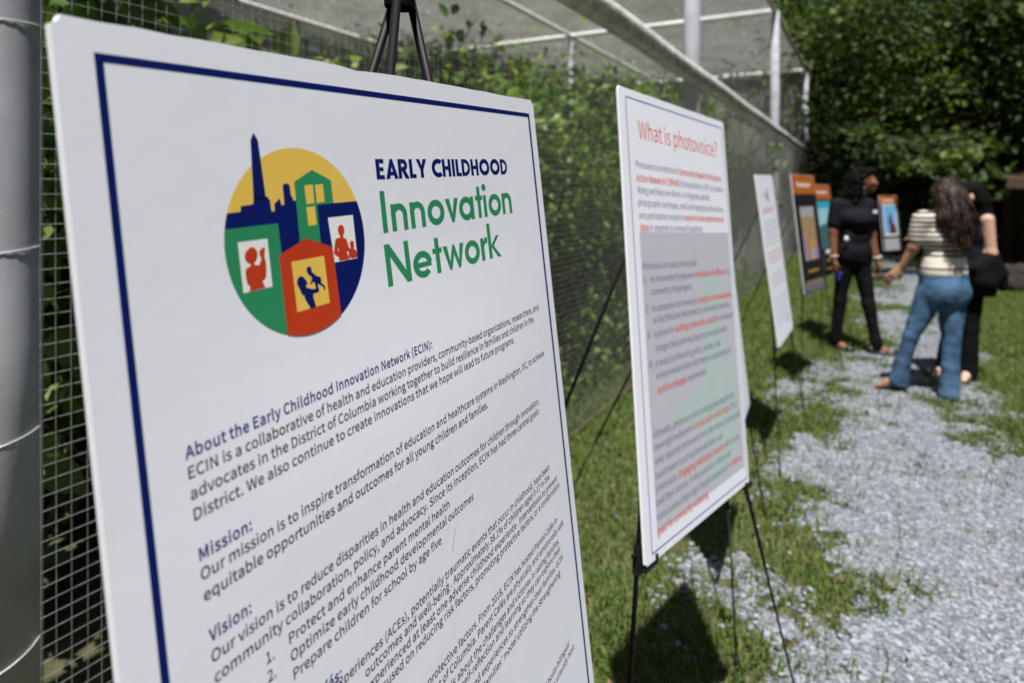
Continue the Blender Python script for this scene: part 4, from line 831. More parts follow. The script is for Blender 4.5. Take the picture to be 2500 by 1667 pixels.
def headline(p, txt, u0, u1, v0, v1, cap, bold, h=1):
    adv = [.36 if c == ' ' else geo(c, .155, bold)[1] for c in txt]
    kx = (u1 - u0) / (sum(adv) - .06); x = u0
    for c, a in zip(txt, adv):
        if c != ' ':
            for i, lp in enumerate(geo(c, .155, bold)[0]):
                V, F = fill(lp); X = x + V[:, 0] * kx
                p.add(np.column_stack([X, v0 + (v1 - v0) * (X - u0) / (u1 - u0) - V[:, 1] * cap]), F, h + .4 * i)
        x += a * kx
p = Print(); headline(p, 'EARLY CHILDHOOD', -.0698, .3447, .161, .1613, .0300, True); B1.ink('headline', p, 'navy')
p = Print(); headline(p, 'Innovation', -.0676, .3503, .2402, .2397, .0618, False); headline(p, 'Network', -.0704, .2761, .3194, .3187, .0622, False)
B1.ink('headline', p, 'green')
body = Print(); CAP = .0119
for t_, a, b, v0, v1 in [
    ('About the Early Childhood Innovation Network (ECIN):', -.4165, .0182, .4335, .4302), ('Mission:', -.4153, -.3487, .5368, .5365), ('Vision:', -.4125, -.3603, .6196, .6196)]:
    head = Print(); head.line(t_, a, b, v0, v1, CAP * 1.03, 'b'); B1.ink('subheading', head, 'navy_text')
head = Print(); head.line('Parent Caf\u00e9s:', None, -.2444, .770, .7691, CAP * 1.03, 'b', kx=.0000125); B1.ink('subheading', head, 'navy_text')
for t_, a, b, v0, v1 in [
    ('ECIN is a collaborative of health and education providers, community-based organizations, researchers, and', -.417, .4177, .4538, .4502),
    ('advocates in the District of Columbia working together to build resilience in families and children in the', -.4164, .3857, .4748, .4694),
    ('District. We also continue to create innovations that we hope will lead to future programs.', -.416, .2893, .4960, .4885),
    ('Our mission is to inspire transformation of education and healthcare systems in Washington, DC, to achieve', -.415, .418, .5566, .5480),
    ('equitable opportunities and outcomes for all young children and families.', -.4142, .1604, .5780, .5722),
    ('Our vision is to reduce disparities in health and education outcomes for children through innovation,', -.4131, .3682, .6408, .6328),
    ('community collaboration, policy, and advocacy. Since its inception, ECIN has had three central goals:', -.4119, .3636, .6620, .6515),
    ('1.', -.3506, -.338, .684, .684), ('2.', -.3506, -.338, .7040, .7040), ('3.', -.3506, -.338, .7240, .7240),
    ('Protect and enhance parent mental health', -.3187, .0129, .6827, .6800), ('Optimize early childhood developmental outcomes', -.3183, .0821, .7030, .6995),
    ('Prepare children for school by age five', -.3177, -.0185, .7238, .7210)]:
    body.line(t_, a, b, v0, v1, CAP, 'm')
KX = (.4177 + .417) / text_width('ECIN is a collaborative of health and education providers, community-based organizations, researchers, and', 'r')
for t_, b, v in [
    ('Experiences (ACEs), potentially traumatic events that occur in childhood, have been', .384, .7754), ('outcomes and well-being . Approximately 38.1% of children aged 0-17 in the', .3795, .7935),
    ('experienced at least one adverse childhood experience . Interventions to prevent', .4158, .8121), ('focused on reducing risk factors, promoting protective factors, or a combination', .4254, .8298),
    ('protective factors. From 2018, ECIN has hosted Parent Caf\u00e9s in', .3942, .8900), ('District of Columbia. Parent Caf\u00e9s are physically and emotionally safe', .4248, .9102),
    ('talk about the challenges and victories in raising families.', .3935, .9320), ('self-reflection and learning so they can explore their', .3951, .9500), ('and experiences to strengthen their families. ECIN', .4036, .9722),
    ("Families' model utilizing the Strengthening", .3824, .9940), ('and hosts bilingual', .3899, 1.1452), ('to virtually host', .4126, 1.1661)]:
    body.line(t_, None, b, v + .004, v, CAP, 'm', kx=KX)
body.line('1', -.0195, -.0145, .7870, .7870, .0065); body.line('2', .1985, .2035, .8060, .8060, .0065)
B1.ink('body_text', body, 'black')

M['scuff'] = mat('scuff_grey', (.60, .615, .66), .5, .2)
p = Print(); p.poly([[(.006, .7465), (.010, .7330), (.020, .7170), (.0225, .7175), (.0135, .7345), (.0095, .7475)]], 2); B1.ink('scuff', p, 'scuff')
p = Print(); p.poly([[(.405, .4985), (.4065, .4880), (.4085, .4990), (.4070, .5090)]], 2); B1.ink('scuff', p, 'scuff')

# ------------------------------------------------------------------ second board
B2 = Board('display_board', 'white board headed What is photovoice? in red, with a grey text panel', (.4147, 1.6584, EYE + .2220), (.6240, .7800, -.0473), 1.646, (.0415, -.0935, -.9948), group=GB, seed=2)
B2.ink('border', Print().frame(-.453, .030, .479, 1.622, .0050, 1), 'blue_line')
B2.ink('text_panel', Print().rect(-.405, .523, .458, 1.568, 1, 8, 20), 'grey_panel')
p = Print(); p.poly([[(.09, .92), (.18, .89), (.27, .9), (.27, .98), (.4, 1.04), (.39, 1.25), (.44, 1.32), (.36, 1.49), (.06, 1.56), (.09, 1.42), (.01, 1.3), (-.25, 1.22), (-.23, 1.19), (-.09, 1.16), (.07, 1.14)]], 2)
p.poly([[(.14, .73), (.19, .70), (.27, .70), (.32, .73), (.33, .85), (.15, .86)]], 2); B2.ink('tinted_motif', p, 'mint')
p = Print(); p.line('What is photovoice?', -.368, .400, .176, .177, .067); B2.ink('headline', p, 'red_text')
blk = Print(); C2 = .0255
def mixed(parts, u0, u1, v):
    W = sum(text_width(t_, 'b' if r else 'r') for t_, r in parts); kx = (u1 - u0) / W; x = u0
    for t_, r in parts:
        q = Print() if r else blk; x = q.line(t_, x, None, v, v, C2, 'b' if r else 'r', 3, kx=kx)
        if r: B2.ink('highlighted_text', q, 'red_text')
for parts, a, b, v in [
    ([('Photovoice is a method of ', 0), ('Community-Based Participatory', 1)], -.406, .428, .288), ([('Action Research (CBPAR)', 1), (' first described in 1997 by Caroline', 0)], -.405, .436, .3375),
    ([('Wang and Mary Ann Burris. It integrates specific', 0)], -.401, .272, .382), ([('photographic technique, small and large group discussions,', 0)], -.404, .430, .429),
    ([('and participatory analysis to ', 0), ('examine lived experiences as', 1)], -.401, .421, .475), ([('data', 1), (' in response to a research question.', 0)], -.399, .173, .519),
    ([('Photovoice is rooted in four goals:', 0)], -.397, .087, .661), ([('1)', 0)], -.397, -.372, .708), ([('An intervention to empower ', 0), ('individual self-efficacy', 1), (' as a', 0)], -.346, .447, .709),
    ([('community change agent.', 0)], -.344, .021, .755), ([('2)', 0)], -.395, -.368, .812), ([('An assessment of community ', 0), ('strengths and weaknesses', 1)], -.344, .446, .815),
    ([('as identified and interpreted by community members,', 0)], -.342, .418, .857), ([('3)', 0)], -.393, -.366, .905), ([('A process for ', 0), ('building community capacity', 1), (' to implement', 0)], -.342, .453, .907),
    ([('changes that positively impact community health', 0)], -.337, .361, .960), ([('4)', 0)], -.393, -.366, 1.010), ([('A mode for influencing policy, systems, and', 0)], -.342, .275, 1.012),
    ([('environmental reform that improve sustainability of', 0)], -.342, .391, 1.057), ([('positive changes', 1), (' implemented', 0)], -.339, .104, 1.107),
    ([('Ultimately, photovoice aims to bring people together for', 0)], -.394, .392, 1.252), ([('meaningful involvement in ', 0), ('social action and change', 1), ('. This is', 0)], -.391, .423, 1.296),
    ([('what separates photovoice from other forms of photograph', 0)], -.391, .452, 1.3435), ([('based research such as photo elicitation and', 0)], -.394, .228, 1.392),
    ([('photovoice. ', 0), ('Engaging individual people', 1), (' with stories', 0)], -.396, .415, 1.4365), ([('and their stories, in discussions, critical and', 0)], -.400, .308, 1.481),
    ([('consciousness helps align changed perspectives in ', 0), ('common', 1)], -.400, .426, 1.5285), ([('goals for community wellbeing', 1)], -.403, .043, 1.577)]: mixed(parts, a, b, v)
B2.ink('body_text', blk, 'slate_text')

# ------------------------------------------------------------------ third (mostly hidden) and fourth white boards
U3 = np.array([.425, .905, 0]) / np.linalg.norm([.425, .905]); N3 = np.array([U3[1], -U3[0], 0])
br = np.array([1.05, 2.93, .60]); V3 = np.array([0, 0, -1.0]) + N3 * .115; V3 /= np.linalg.norm(V3)
C3 = br - U3 * .3 - V3 * .99
B3 = Board('display_board', 'white board almost wholly hidden behind the board with the red title', C3, U3, 1.65, V3, group=GB, seed=3)
B3.ink('border', Print().frame(-.455, .03, .475, 1.62, .005, 1), 'blue_line')
B4 = Board('display_board', 'narrow looking plain white board with faint text, last white one before the orange topped boards', (1.5651, 4.1264, EYE + .1274), (.5023, .8644, .0239), 1.68, (.1214, -.0431, -.9917), group=GB, seed=4)
def faint(p, rows, h=1):
    """rows of text too far off to read: word-long strokes"""
    r_ = np.random.default_rng(9)
    for u0, u1, v, t in rows:
        u = u0
        while u < u1 - .02:
            w = .035 + .07 * r_.random(); p.rect(u, v, min(u + w, u1), v + t, h); u += w + .018
def rows(b, name, rr, col, h=1):
    for row in rr: p = Print(); faint(p, [row], h); b.ink(name, p, col)
rows(B4, 'headline', [(-.2, .1, .19, .045), (-.33, .28, .34, .05)], 'pale_red')
rows(B4, 'body_text', [(-.4, .4, .47 + .045 * i, .020) for i in range(6)] + [(-.4, .4, 1.0 + .04 * i, .018) for i in range(4)] + [(-.4, .4, 1.24 + .035 * i, .014) for i in range(8)], 'pale_text')
rows(B4, 'highlighted_text', [(-.4, .42, .78 + .045 * i, .020) for i in range(3)], 'pale_red')
p = Print(); p.poly(ring(.28, 1.53, .05, .0005, 0, 359.9), 1); B4.ink('emblem', p, 'mint')

# ------------------------------------------------------------------ orange topped boards
GO = 'black boards with an orange header strip'
def poster(C, U, H, lean, label, kind, seed):
    b = Board('photo_board', label, C, U, H, lean=lean, cat='photo board', group=GO, seed=seed)
    b.ink('backing', Print().rect(-.497, .003, .497, H - .003, 1, 2, 4), 'poster_black')
    b.ink('header', Print().rect(-.497, .005, .497, .265, 2, 2, 2), 'orange')
    p = Print(); r_ = np.random.default_rng(seed)
    u = -.30
    for k in range(7):      # pale header word, too blurred to read
        w = .05 + .035 * r_.random(); hh = .085 if k in (0, 3) else .06
        p.rect(u, .175 - hh, u + .022, .175, 3); p.rect(u + .022, .115 + .02 * (k % 2), u + w, .137 + .02 * (k % 2), 3); u += w + .018
    b.ink('header_word', p, 'white_ink')
    f = Print()
    if kind == 0:
        ph = b.ink('photo', Print().rect(-.30, .44, .30, 1.17, 2, 2, 2), 'tan')
        b.ink('photo_shape', Print().rect(-.30, .44, .30, .58, 3), 'grey_ink', ph); b.ink('photo_shape', Print().rect(-.02, 1.02, .12, 1.17, 3), 'grey_ink', ph); b.ink('photo_shape', Print().poly([[(-.05, .93), (.12, .88), (.22, .97), (.05, 1.02)]], 3), 'gold', ph)
        b.ink('photo_shape', Print().rect(-.30, .80, -.22, 1.17, 4), 'violet', ph); b.ink('photo_shape', Print().rect(.20, .98, .30, 1.17, 4), 'violet', ph)
        for nm, c_, v, w in (('caption', 'gold', 1.30, .22), ('caption', 'tan', 1.44, .38)):
            rows(b, nm, [(-w, w, v, .03)], c_, 2)
        rows(b, 'body_text', [(-.42, .42, 1.48 + .035 * i, .016) for i in range(3)], 'grey_ink', 2)
    elif kind == 1:
        ph = b.ink('photo', Print().rect(-.40, .30, .40, 1.12, 2, 2, 2), 'pale_cyan'); b.ink('photo_shape', Print().rect(-.40, .30, .40, .42, 3), 'cyan', ph)
        b.ink('photo_shape', Print().poly([[(-.40, .74), (-.1, .69), (.2, .76), (.40, .72), (.40, 1.12), (-.40, 1.12)]], 3), 'teal_dark', ph)
        p = Print(); faint(p, [(-.2, .25, 1.15, .07)], 2); b.ink('caption', p, 'white_ink'); rows(b, 'body_text', [(-.2, .2, 1.32, .03), (-.3, .3, 1.47, .03)], 'gold', 2)
    else:
        b.ink('photo_edge', Print().rect(-.36, .24, .40, 1.17, 2, 2, 2), 'white_ink'); ph = b.ink('photo', Print().rect(-.32, .28, .36, 1.13, 3, 2, 2), 'sky_print')
        b.ink('photo_shape', Print().poly([[(-.06, 1.13), (-.04, .75), (.0, .55), (.04, .50), (.08, .55), (.12, .75), (.30, .95), (.32, 1.13)]], 4), 'maroon', ph)
        b.ink('caption_panel', Print().rect(-.40, 1.25, .40, 1.60, 2, 2, 2), 'grey_ink')
    return b
B5 = poster((2.415, 5.52, 1.69), (.65, .76, 0), 1.60, .115, 'orange topped black board with a tan street photo, nearest of its kind', 0, 5)
B6 = poster((3.32, 7.13, 1.636), (.65, .76, 0), 1.60, .115, 'orange topped board with a cyan photo, partly behind the standing woman in black', 1, 6)
B7 = poster((6.66, 11.77, 1.515), (.84, .54, 0), 1.60, .09, 'farthest orange topped board, with a dark red tower against blue sky', 2, 7)

# ------------------------------------------------------------------ easels
GE = 'black folding easels carrying the boards'
LEAN = .092; ZT = 1.737; SPL = .30; ZR = .76
def plane_y(z): return (z - ZR) * LEAN + .019
def leg_pt(sgn, z): return np.array([sgn * (.0085 + SPL * (ZT - z)), plane_y(z), z])
def make_easel():
    e = empty('easel', (0, 0, 0), 'black folding easel', 'easel', GE)
    for sgn in (-1, 1):
        m = MB(); m.tube([leg_pt(sgn, ZT), leg_pt(sgn, .52)], .0050, 12); m.tube([leg_pt(sgn, .54), leg_pt(sgn, .012)], .0036, 10)
        l = m.build('leg', M['easel'], e, True)
        c = MB(); c.ball(leg_pt(sgn, .52) + np.array([sgn * .004, -.0045, 0]), .0022, 8, 6); c.build('rivet', M['rivet'], l, True)
        f = MB(); f.tube([leg_pt(sgn, .05), leg_pt(sgn, .0)], [.007, .009], 10); f.build('foot', M['easel'], l, True)
        # board holder: clamp on the leg with a hooked shelf reaching forward under the board; its own origin on the leg
        q = leg_pt(sgn, ZR); h = MB(q); ax = np.array([sgn * -SPL * -1, LEAN, 1.0]) * np.array([-1, 1, 1]); ax /= np.linalg.norm(ax)
        h.box(q + np.array([0, -.002, .016]), .013, .016, .056, ((1, 0, 0), (0, 1, 0), ax))
        h.box(q + np.array([-sgn * .020, -.014, -.004]), .050, .018, .0045)
        h.box(q + np.array([-sgn * .042, -.022, .005]), .006, .004, .020)
        h.tube([q + np.array([sgn * .006, 0, .03]), q + np.array([sgn * .018, 0, .03])], .004, 8)
        ho = h.build('board_holder', M['easel'], e); ho.location = Vector(q)
    top = np.array([0, plane_y(ZT), ZT])
    m = MB(); m.tube([top + [0, .008, -.01], (0, plane_y(ZT) + .50, .52)], .0050, 12); m.tube([(0, plane_y(ZT) + .49, .54), (0, plane_y(ZT) + .71, 0.0)], .0036, 10); m.build('leg', M['easel'], e, True)
    # moulded head: tapered collar that the three legs enter, with rivets
    m = MB(); zz = [ZT - .026, ZT - .0235, ZT + .035, ZT + .055, ZT + .058]; rx = [.0195, .0205, .0165, .013, .001]; ry = [.014, .015, .013, .011, .001]
    t = np.linspace(0, 2 * np.pi, 20, endpoint=False); V = [(a * math.cos(k), plane_y(z) + .006 + b * math.sin(k), z) for z, a, b in zip(zz, rx, ry) for k in t]
    F = [(i * 20 + j, i * 20 + (j + 1) % 20, (i + 1) * 20 + (j + 1) % 20, (i + 1) * 20 + j) for i in range(4) for j in range(20)]
    m.add(V, None, F); hd = m.build('head', M['easel'], e, True)
    for x_, z_ in ((-.0125, .006), (.011, .000), (-.012, -.012), (.0045, .004)):
        c = MB(); c.ball((x_, plane_y(ZT + z_) - .0065 + .0015 * abs(x_) / .012, ZT + z_), (.0032, .0022, .0032) if x_ > .01 else (.0016, .0014, .002), 10, 7); c.build('rivet', M['rivet'], hd, True)
    return e
easel0 = make_easel(); first = True
def children(o): return [c for c in bpy.data.objects if c.parent == o]
def dup(o, parent=None):
    kids = children(o); c = o.copy(); COL.objects.link(c); c.parent = parent
    for k in kids: dup(k, c)
    return c
for b, lab in [(B1, 'black easel behind the nearest board, its riveted head above the top edge'), (B2, 'black easel carrying the board with the red title'), (B3, 'black easel carrying the hidden white board'),
               (B4, 'black easel carrying the last plain white board'), (B5, 'black easel carrying the orange topped board with the tan photo'), (B6, 'black easel carrying the orange topped board with the cyan photo'),
               (B7, 'black easel carrying the farthest orange topped board')]:
    e = easel0 if first else dup(easel0); first = False
    e['label'] = lab
    # where the board's mid line meets the easel's support height
    t = (b.C[2] - ZR) / -b.V[2]; q = b.C + b.V * t
    uh = b.U.copy(); uh[2] = 0; uh /= np.linalg.norm(uh); off = uh * (.007 if b is B1 else 0)
    e.location = (q[0] + off[0], q[1] + off[1], 0); e.rotation_euler = (0, 0, math.atan2(uh[1], uh[0]))
    sz = 1 if b is B1 else (b.C[2] - .085) / (ZT + .058)          # the telescopic legs are set lower on the other easels
    e.scale = (.86 if b is B1 else 1.07, 1, sz)
    zb = b.base[2]; fw = (zb / sz - zb) * LEAN
    e.location.x += uh[1] * fw; e.location.y -= uh[0] * fw
    for c in children(e):
        if c.name.startswith('board_holder'):
            sgn = 1 if c.location.x > 0 else -1; c.location = Vector(leg_pt(sgn, (zb - .004 + b.U[2] * .3 * sgn) / sz))
# ------------------------------------------------------------------ people: bodies and clothes as continuous surfaces
class Field:
    """union of round tapered limbs and ellipsoids on a grid, meshed by surface nets"""
    def __init__(s, lo, hi, vox):
        s.lo = np.array(lo, float); s.vox = vox; s.n = np.ceil((np.array(hi) - s.lo) / vox).astype(int) + 1
        s.f = np.full(s.n, 1.0, np.float32); s.ax = [s.lo[i] + vox * np.arange(s.n[i]) for i in range(3)]
    def _sub(s, lo, hi):
        sl = []
        for i in range(3):
            a = int(np.clip(np.floor((lo[i] - s.lo[i]) / s.vox), 0, s.n[i])); b = int(np.clip(np.ceil((hi[i] - s.lo[i]) / s.vox) + 1, 0, s.n[i])); sl.append(slice(a, b))
        return tuple(sl), np.meshgrid(*[s.ax[i][sl[i]] for i in range(3)], indexing='ij')
    def _mix(s, sl, d, k):
        f = s.f[sl]
        if f.size == 0: return
        h = np.maximum(k - np.abs(d - f), 0) / k
        s.f[sl] = np.minimum(d, f) - h * h * k * .25
    def limb(s, a, b, ra, rb, k=.03, flat=None):
        a = np.array(a, float); b = np.array(b, float); m = max(ra, rb) + k + .05
        sl, (X, Y, Z) = s._sub(np.minimum(a, b) - m, np.maximum(a, b) + m)
        d = b - a; L2 = d @ d + 1e-9
        t = np.clip(((X - a[0]) * d[0] + (Y - a[1]) * d[1] + (Z - a[2]) * d[2]) / L2, 0, 1)
        dx, dy, dz = X - a[0] - t * d[0], Y - a[1] - t * d[1], Z - a[2] - t * d[2]
        s._mix(sl, np.sqrt(dx * dx + dy * dy + dz * dz) - (ra + (rb - ra) * t), k); return s
    def chain(s, P, r, k=.03):
        for i in range(len(P) - 1): s.limb(P[i], P[i + 1], r[i], r[i + 1], k)
        return s
    def ell(s, c, r, k=.03, R_=None):
        c = np.array(c, float); r = np.array(r, float); m = r.max() + k + .05
        sl, (X, Y, Z) = s._sub(c - m, c + m); P = np.stack([X - c[0], Y - c[1], Z - c[2]], -1)
        if R_ is not None: P = P @ np.array(R_)
        q = np.sqrt(((P / r) ** 2).sum(-1)); g = np.sqrt(((P / r ** 2) ** 2).sum(-1)) + 1e-9
        s._mix(sl, q * (q - 1) / g, k); return s
    def cut(s, p, nrm):
        """keep the side the normal points away from"""
        nrm = np.array(nrm, float) / np.linalg.norm(nrm); X, Y, Z = np.meshgrid(*s.ax, indexing='ij')
        s.f = np.maximum(s.f, (X - p[0]) * nrm[0] + (Y - p[1]) * nrm[1] + (Z - p[2]) * nrm[2]).astype(np.float32); return s
    def rough(s, amp, sc_, stretch=(1, 1, 1), where=None):
        X, Y, Z = np.meshgrid(*s.ax, indexing='ij'); near = np.abs(s.f) < .06
        P = np.stack([X[near] * stretch[0], Y[near] * stretch[1], Z[near] * stretch[2]], -1) * sc_
        s.f[near] += (amp * 2 * (fbm(P, 3) - .5)).astype(np.float32); return s
    def mesh(s, name):
        f = np.pad(s.f, 1, constant_values=1.0); n = np.array(f.shape)
        ins = f < 0
        c = ins[:-1, :-1, :-1].astype(np.int8)
        tot = sum(ins[a:n[0] - 1 + a, b:n[1] - 1 + b, d:n[2] - 1 + d].astype(np.int8) for a in (0, 1) for b in (0, 1) for d in (0, 1))
        act = (tot > 0) & (tot < 8); idx = -np.ones(act.shape, int); I = np.argwhere(act); idx[act] = np.arange(len(I))
        acc = np.zeros((len(I), 3)); cnt = np.zeros(len(I))
        off = [(a, b, d) for a in (0, 1) for b in (0, 1) for d in (0, 1)]
        for p in off:
            for ax in range(3):
                if p[ax]: continue
                q = list(p); q[ax] = 1
                fa = f[I[:, 0] + p[0], I[:, 1] + p[1], I[:, 2] + p[2]]; fb = f[I[:, 0] + q[0], I[:, 1] + q[1], I[:, 2] + q[2]]
                m = (fa < 0) != (fb < 0); t = np.where(m, fa / (fa - fb + 1e-12), 0)
                pt = np.array(p, float)[None] + 0 * acc; pt[:, ax] += t
                acc[m] += pt[m]; cnt[m] += 1
        V = (I + acc / cnt[:, None] - 1) * s.vox + s.lo
        F = []
        for ax in range(3):
            u, v = (ax + 1) % 3, (ax + 2) % 3
            sl0 = [slice(None)] * 3; sl1 = [slice(None)] * 3; sl0[ax] = slice(0, -1); sl1[ax] = slice(1, None)
            cr = ins[tuple(sl0)] != ins[tuple(sl1)]; E = np.argwhere(cr)
            E = E[(E[:, u] > 0) & (E[:, v] > 0) & (E[:, u] < n[u] - 1) & (E[:, v] < n[v] - 1) & (E[:, ax] < n[ax] - 1)]
            if not len(E): continue
            def id_(du, dv): q = E.copy(); q[:, u] -= du; q[:, v] -= dv; return idx[q[:, 0], q[:, 1], q[:, 2]]
            Q = np.stack([id_(1, 1), id_(0, 1), id_(0, 0), id_(1, 0)], 1)
            fl = ~ins[E[:, 0], E[:, 1], E[:, 2]]; Q[fl] = Q[fl][:, ::-1]; F.append(Q)
        me = np_mesh(name, V, None, np.concatenate(F), True)
        return me

def rotz(a): return np.array([[math.cos(a), -math.sin(a), 0], [math.sin(a), math.cos(a), 0], [0, 0, 1.0]])
def rotx(a): return np.array([[1, 0, 0], [0, math.cos(a), -math.sin(a)], [0, math.sin(a), math.cos(a)]])
def add_head(F, c, yaw, pitch=0.0, s=1.0):
    """skull, jaw, face relief and ears; yaw 0 faces +y. Returns the map from head space"""
    A = rotz(yaw) @ rotx(pitch); W = lambda x, y, z: np.array(c) + A @ (np.array([x, y, z]) * s)
    E = lambda p, r, k=.02: F.ell(W(*p), np.array(r) * s, k, A)
    E((0, -.012, .025), (.074, .094, .094)); E((0, .022, -.035), (.058, .068, .078), .03); E((0, .070, -.088), (.026, .022, .022), .03)   # cranium, face, chin
    F.limb(W(0, .090, .008), W(0, .109, -.024), .0065 * s, .0115 * s, .012); E((.011, .099, -.028), (.009, .009, .007), .008); E((-.011, .099, -.028), (.009, .009, .007), .008)
    for x in (-1, 1):
        F.limb(W(x * .014, .089, .020), W(x * .042, .078, .020), .008 * s, .007 * s, .012)          # brow
        E((x * .036, .070, -.020), (.022, .018, .018), .02)                                         # cheek
        E((x * .076, -.006, -.012), (.010, .018, .030), .008)                                       # ear
    F.limb(W(-.018, .089, -.056), W(.018, .089, -.056), .0065 * s, .0065 * s, .008); F.limb(W(-.015, .088, -.066), W(.015, .088, -.066), .007 * s, .007 * s, .006)
    return W, A
def add_hand(F, wrist, d, palm_n, thumb, curl=.35, L=.175):
    """palm, four fingers of unequal length bent at two joints, thumb from the palm's side"""
    d = np.array(d, float); d /= np.linalg.norm(d); pn = np.array(palm_n, float); pn -= d * (pn @ d); pn /= np.linalg.norm(pn); sd = np.cross(d, pn)
    if sd @ np.array(thumb, float) < 0: sd = -sd
    w = np.array(wrist, float); pl = L * .50
    for q in (-.026, -.009, .009, .024): F.limb(w + sd * q * .55, w + d * pl + sd * q, .0135, .0115, .014)
    for q, ln in ((.027, .080), (.009, .090), (-.010, .084), (-.028, .066)):
        a = w + d * pl + sd * q; l1 = ln * .45; l2 = ln * .32; l3 = ln * .26
        d1 = d * math.cos(curl) + pn * math.sin(curl); d2 = d * math.cos(curl * 2.1) + pn * math.sin(curl * 2.1); d3 = d * math.cos(curl * 2.8) + pn * math.sin(curl * 2.8)
        b = a + d1 * l1; c = b + d2 * l2; e = c + d3 * l3
        F.limb(a, b, .0092, .0086, .003); F.limb(b, c, .0086, .0079, .003); F.limb(c, e, .0079, .0068, .003)
    t0 = w + d * pl * .25 + sd * .020; t1 = t0 + d * .030 + sd * .026 + pn * .006; t2 = t1 + d * .028 + sd * .008 + pn * .010
    F.limb(t0, t1, .0125, .0105, .010); F.limb(t1, t2, .0102, .0078, .004)
def skin(name, c): return mat(name, c, .5, .35, var=.10, scale=30, bump=.04, bscale=200)
M['skin_dark'] = skin('brown_skin', (.175, .070, .038)); M['skin_mid'] = skin('tan_skin', (.33, .17, .105)); M['skin_light'] = skin('fair_skin', (.52, .315, .235))
M['black_knit'] = mat('black_knit', (.007, .007, .011), .8, .10, var=.3, scale=25, bump=.5, bscale=30)
M['black_cloth'] = mat('black_trouser_cloth', (.005, .005, .006), .8, .08, var=.3, scale=14, bump=.6, bscale=22)
M['hair_black'] = mat('black_hair', (.005, .004, .0035), .7, .06, var=.5, scale=40, bump=.5, bscale=70)
M['hair_brown'] = mat('dark_brown_hair', (.012, .007, .005), .5, .25, col2=(.032, .016, .011), scale=18, bump=.9, bscale=60)
M['eye_white'] = mat('eye_white', (.75, .73, .70), .2, .5); M['eye_dark'] = mat('iris', (.015, .010, .008), .1, .6); M['lip'] = mat('lips', (.25, .075, .06), .4, .4, var=.05)
M['shoe'] = mat('black_leather', (.010, .010, .010), .35, .5, var=.2, scale=30); M['pearl'] = mat('white_trinket', (.78, .77, .74), .3, .5)
M['blue_plastic'] = mat('blue_plastic', (.02, .04, .42), .35, .5); M['bracelet'] = mat('pale_bracelet', (.70, .63, .52), .4, .5, var=.1, scale=90)
def striped(name, a, b):
    m = bpy.data.materials.new(name); m.use_nodes = True; N = m.node_tree.nodes; L = m.node_tree.links; p = N['Principled BSDF']; p.inputs['Roughness'].default_value = .85
    tc = N.new('ShaderNodeTexCoord'); sx = N.new('ShaderNodeSeparateXYZ'); L.new(tc.outputs['Object'], sx.inputs[0])
    n = N.new('ShaderNodeTexNoise'); n.inputs['Scale'].default_value = 7; L.new(tc.outputs['Object'], n.inputs['Vector'])
    ma = N.new('ShaderNodeMath'); ma.operation = 'MULTIPLY_ADD'; L.new(n.outputs['Fac'], ma.inputs[0]); ma.inputs[1].default_value = .012; L.new(sx.outputs['Z'], ma.inputs[2])
    mu = N.new('ShaderNodeMath'); mu.operation = 'MULTIPLY'; L.new(ma.outputs[0], mu.inputs[0]); mu.inputs[1].default_value = 1 / .036
    fr = N.new('ShaderNodeMath'); fr.operation = 'FRACT'; L.new(mu.outputs[0], fr.inputs[0])
    gt = N.new('ShaderNodeMath'); gt.operation = 'GREATER_THAN'; L.new(fr.outputs[0], gt.inputs[0]); gt.inputs[1].default_value = .48
    # plain cream band with one dark stripe above the hem
    lo = N.new('ShaderNodeMath'); lo.operation = 'GREATER_THAN'; L.new(sx.outputs['Z'], lo.inputs[0]); lo.inputs[1].default_value = 1.045
    st_ = N.new('ShaderNodeMath'); st_.operation = 'MULTIPLY'; L.new(gt.outputs[0], st_.inputs[0]); L.new(lo.outputs[0], st_.inputs[1])
    c1 = N.new('ShaderNodeMath'); c1.operation = 'COMPARE'; L.new(ma.outputs[0], c1.inputs[0]); c1.inputs[1].default_value = .972; c1.inputs[2].default_value = .009
    mxm = N.new('ShaderNodeMath'); mxm.operation = 'MAXIMUM'; L.new(st_.outputs[0], mxm.inputs[0]); L.new(c1.outputs[0], mxm.inputs[1])
    mx = N.new('ShaderNodeMix'); mx.data_type = 'RGBA'; L.new(mxm.outputs[0], mx.inputs[0]); mx.inputs[6].default_value = (*a, 1); mx.inputs[7].default_value = (*b, 1)
    L.new(mx.outputs[2], p.inputs['Base Color']); return m
M['stripes'] = striped('striped_knit', (.66, .60, .52), (.030, .032, .034))
def denim():
    m = mat('blue_denim', (.024, .055, .102), .85, .12, col2=(.068, .135, .225), scale=9, bump=.5, bscale=18, detail=7); return m
M['denim'] = denim()

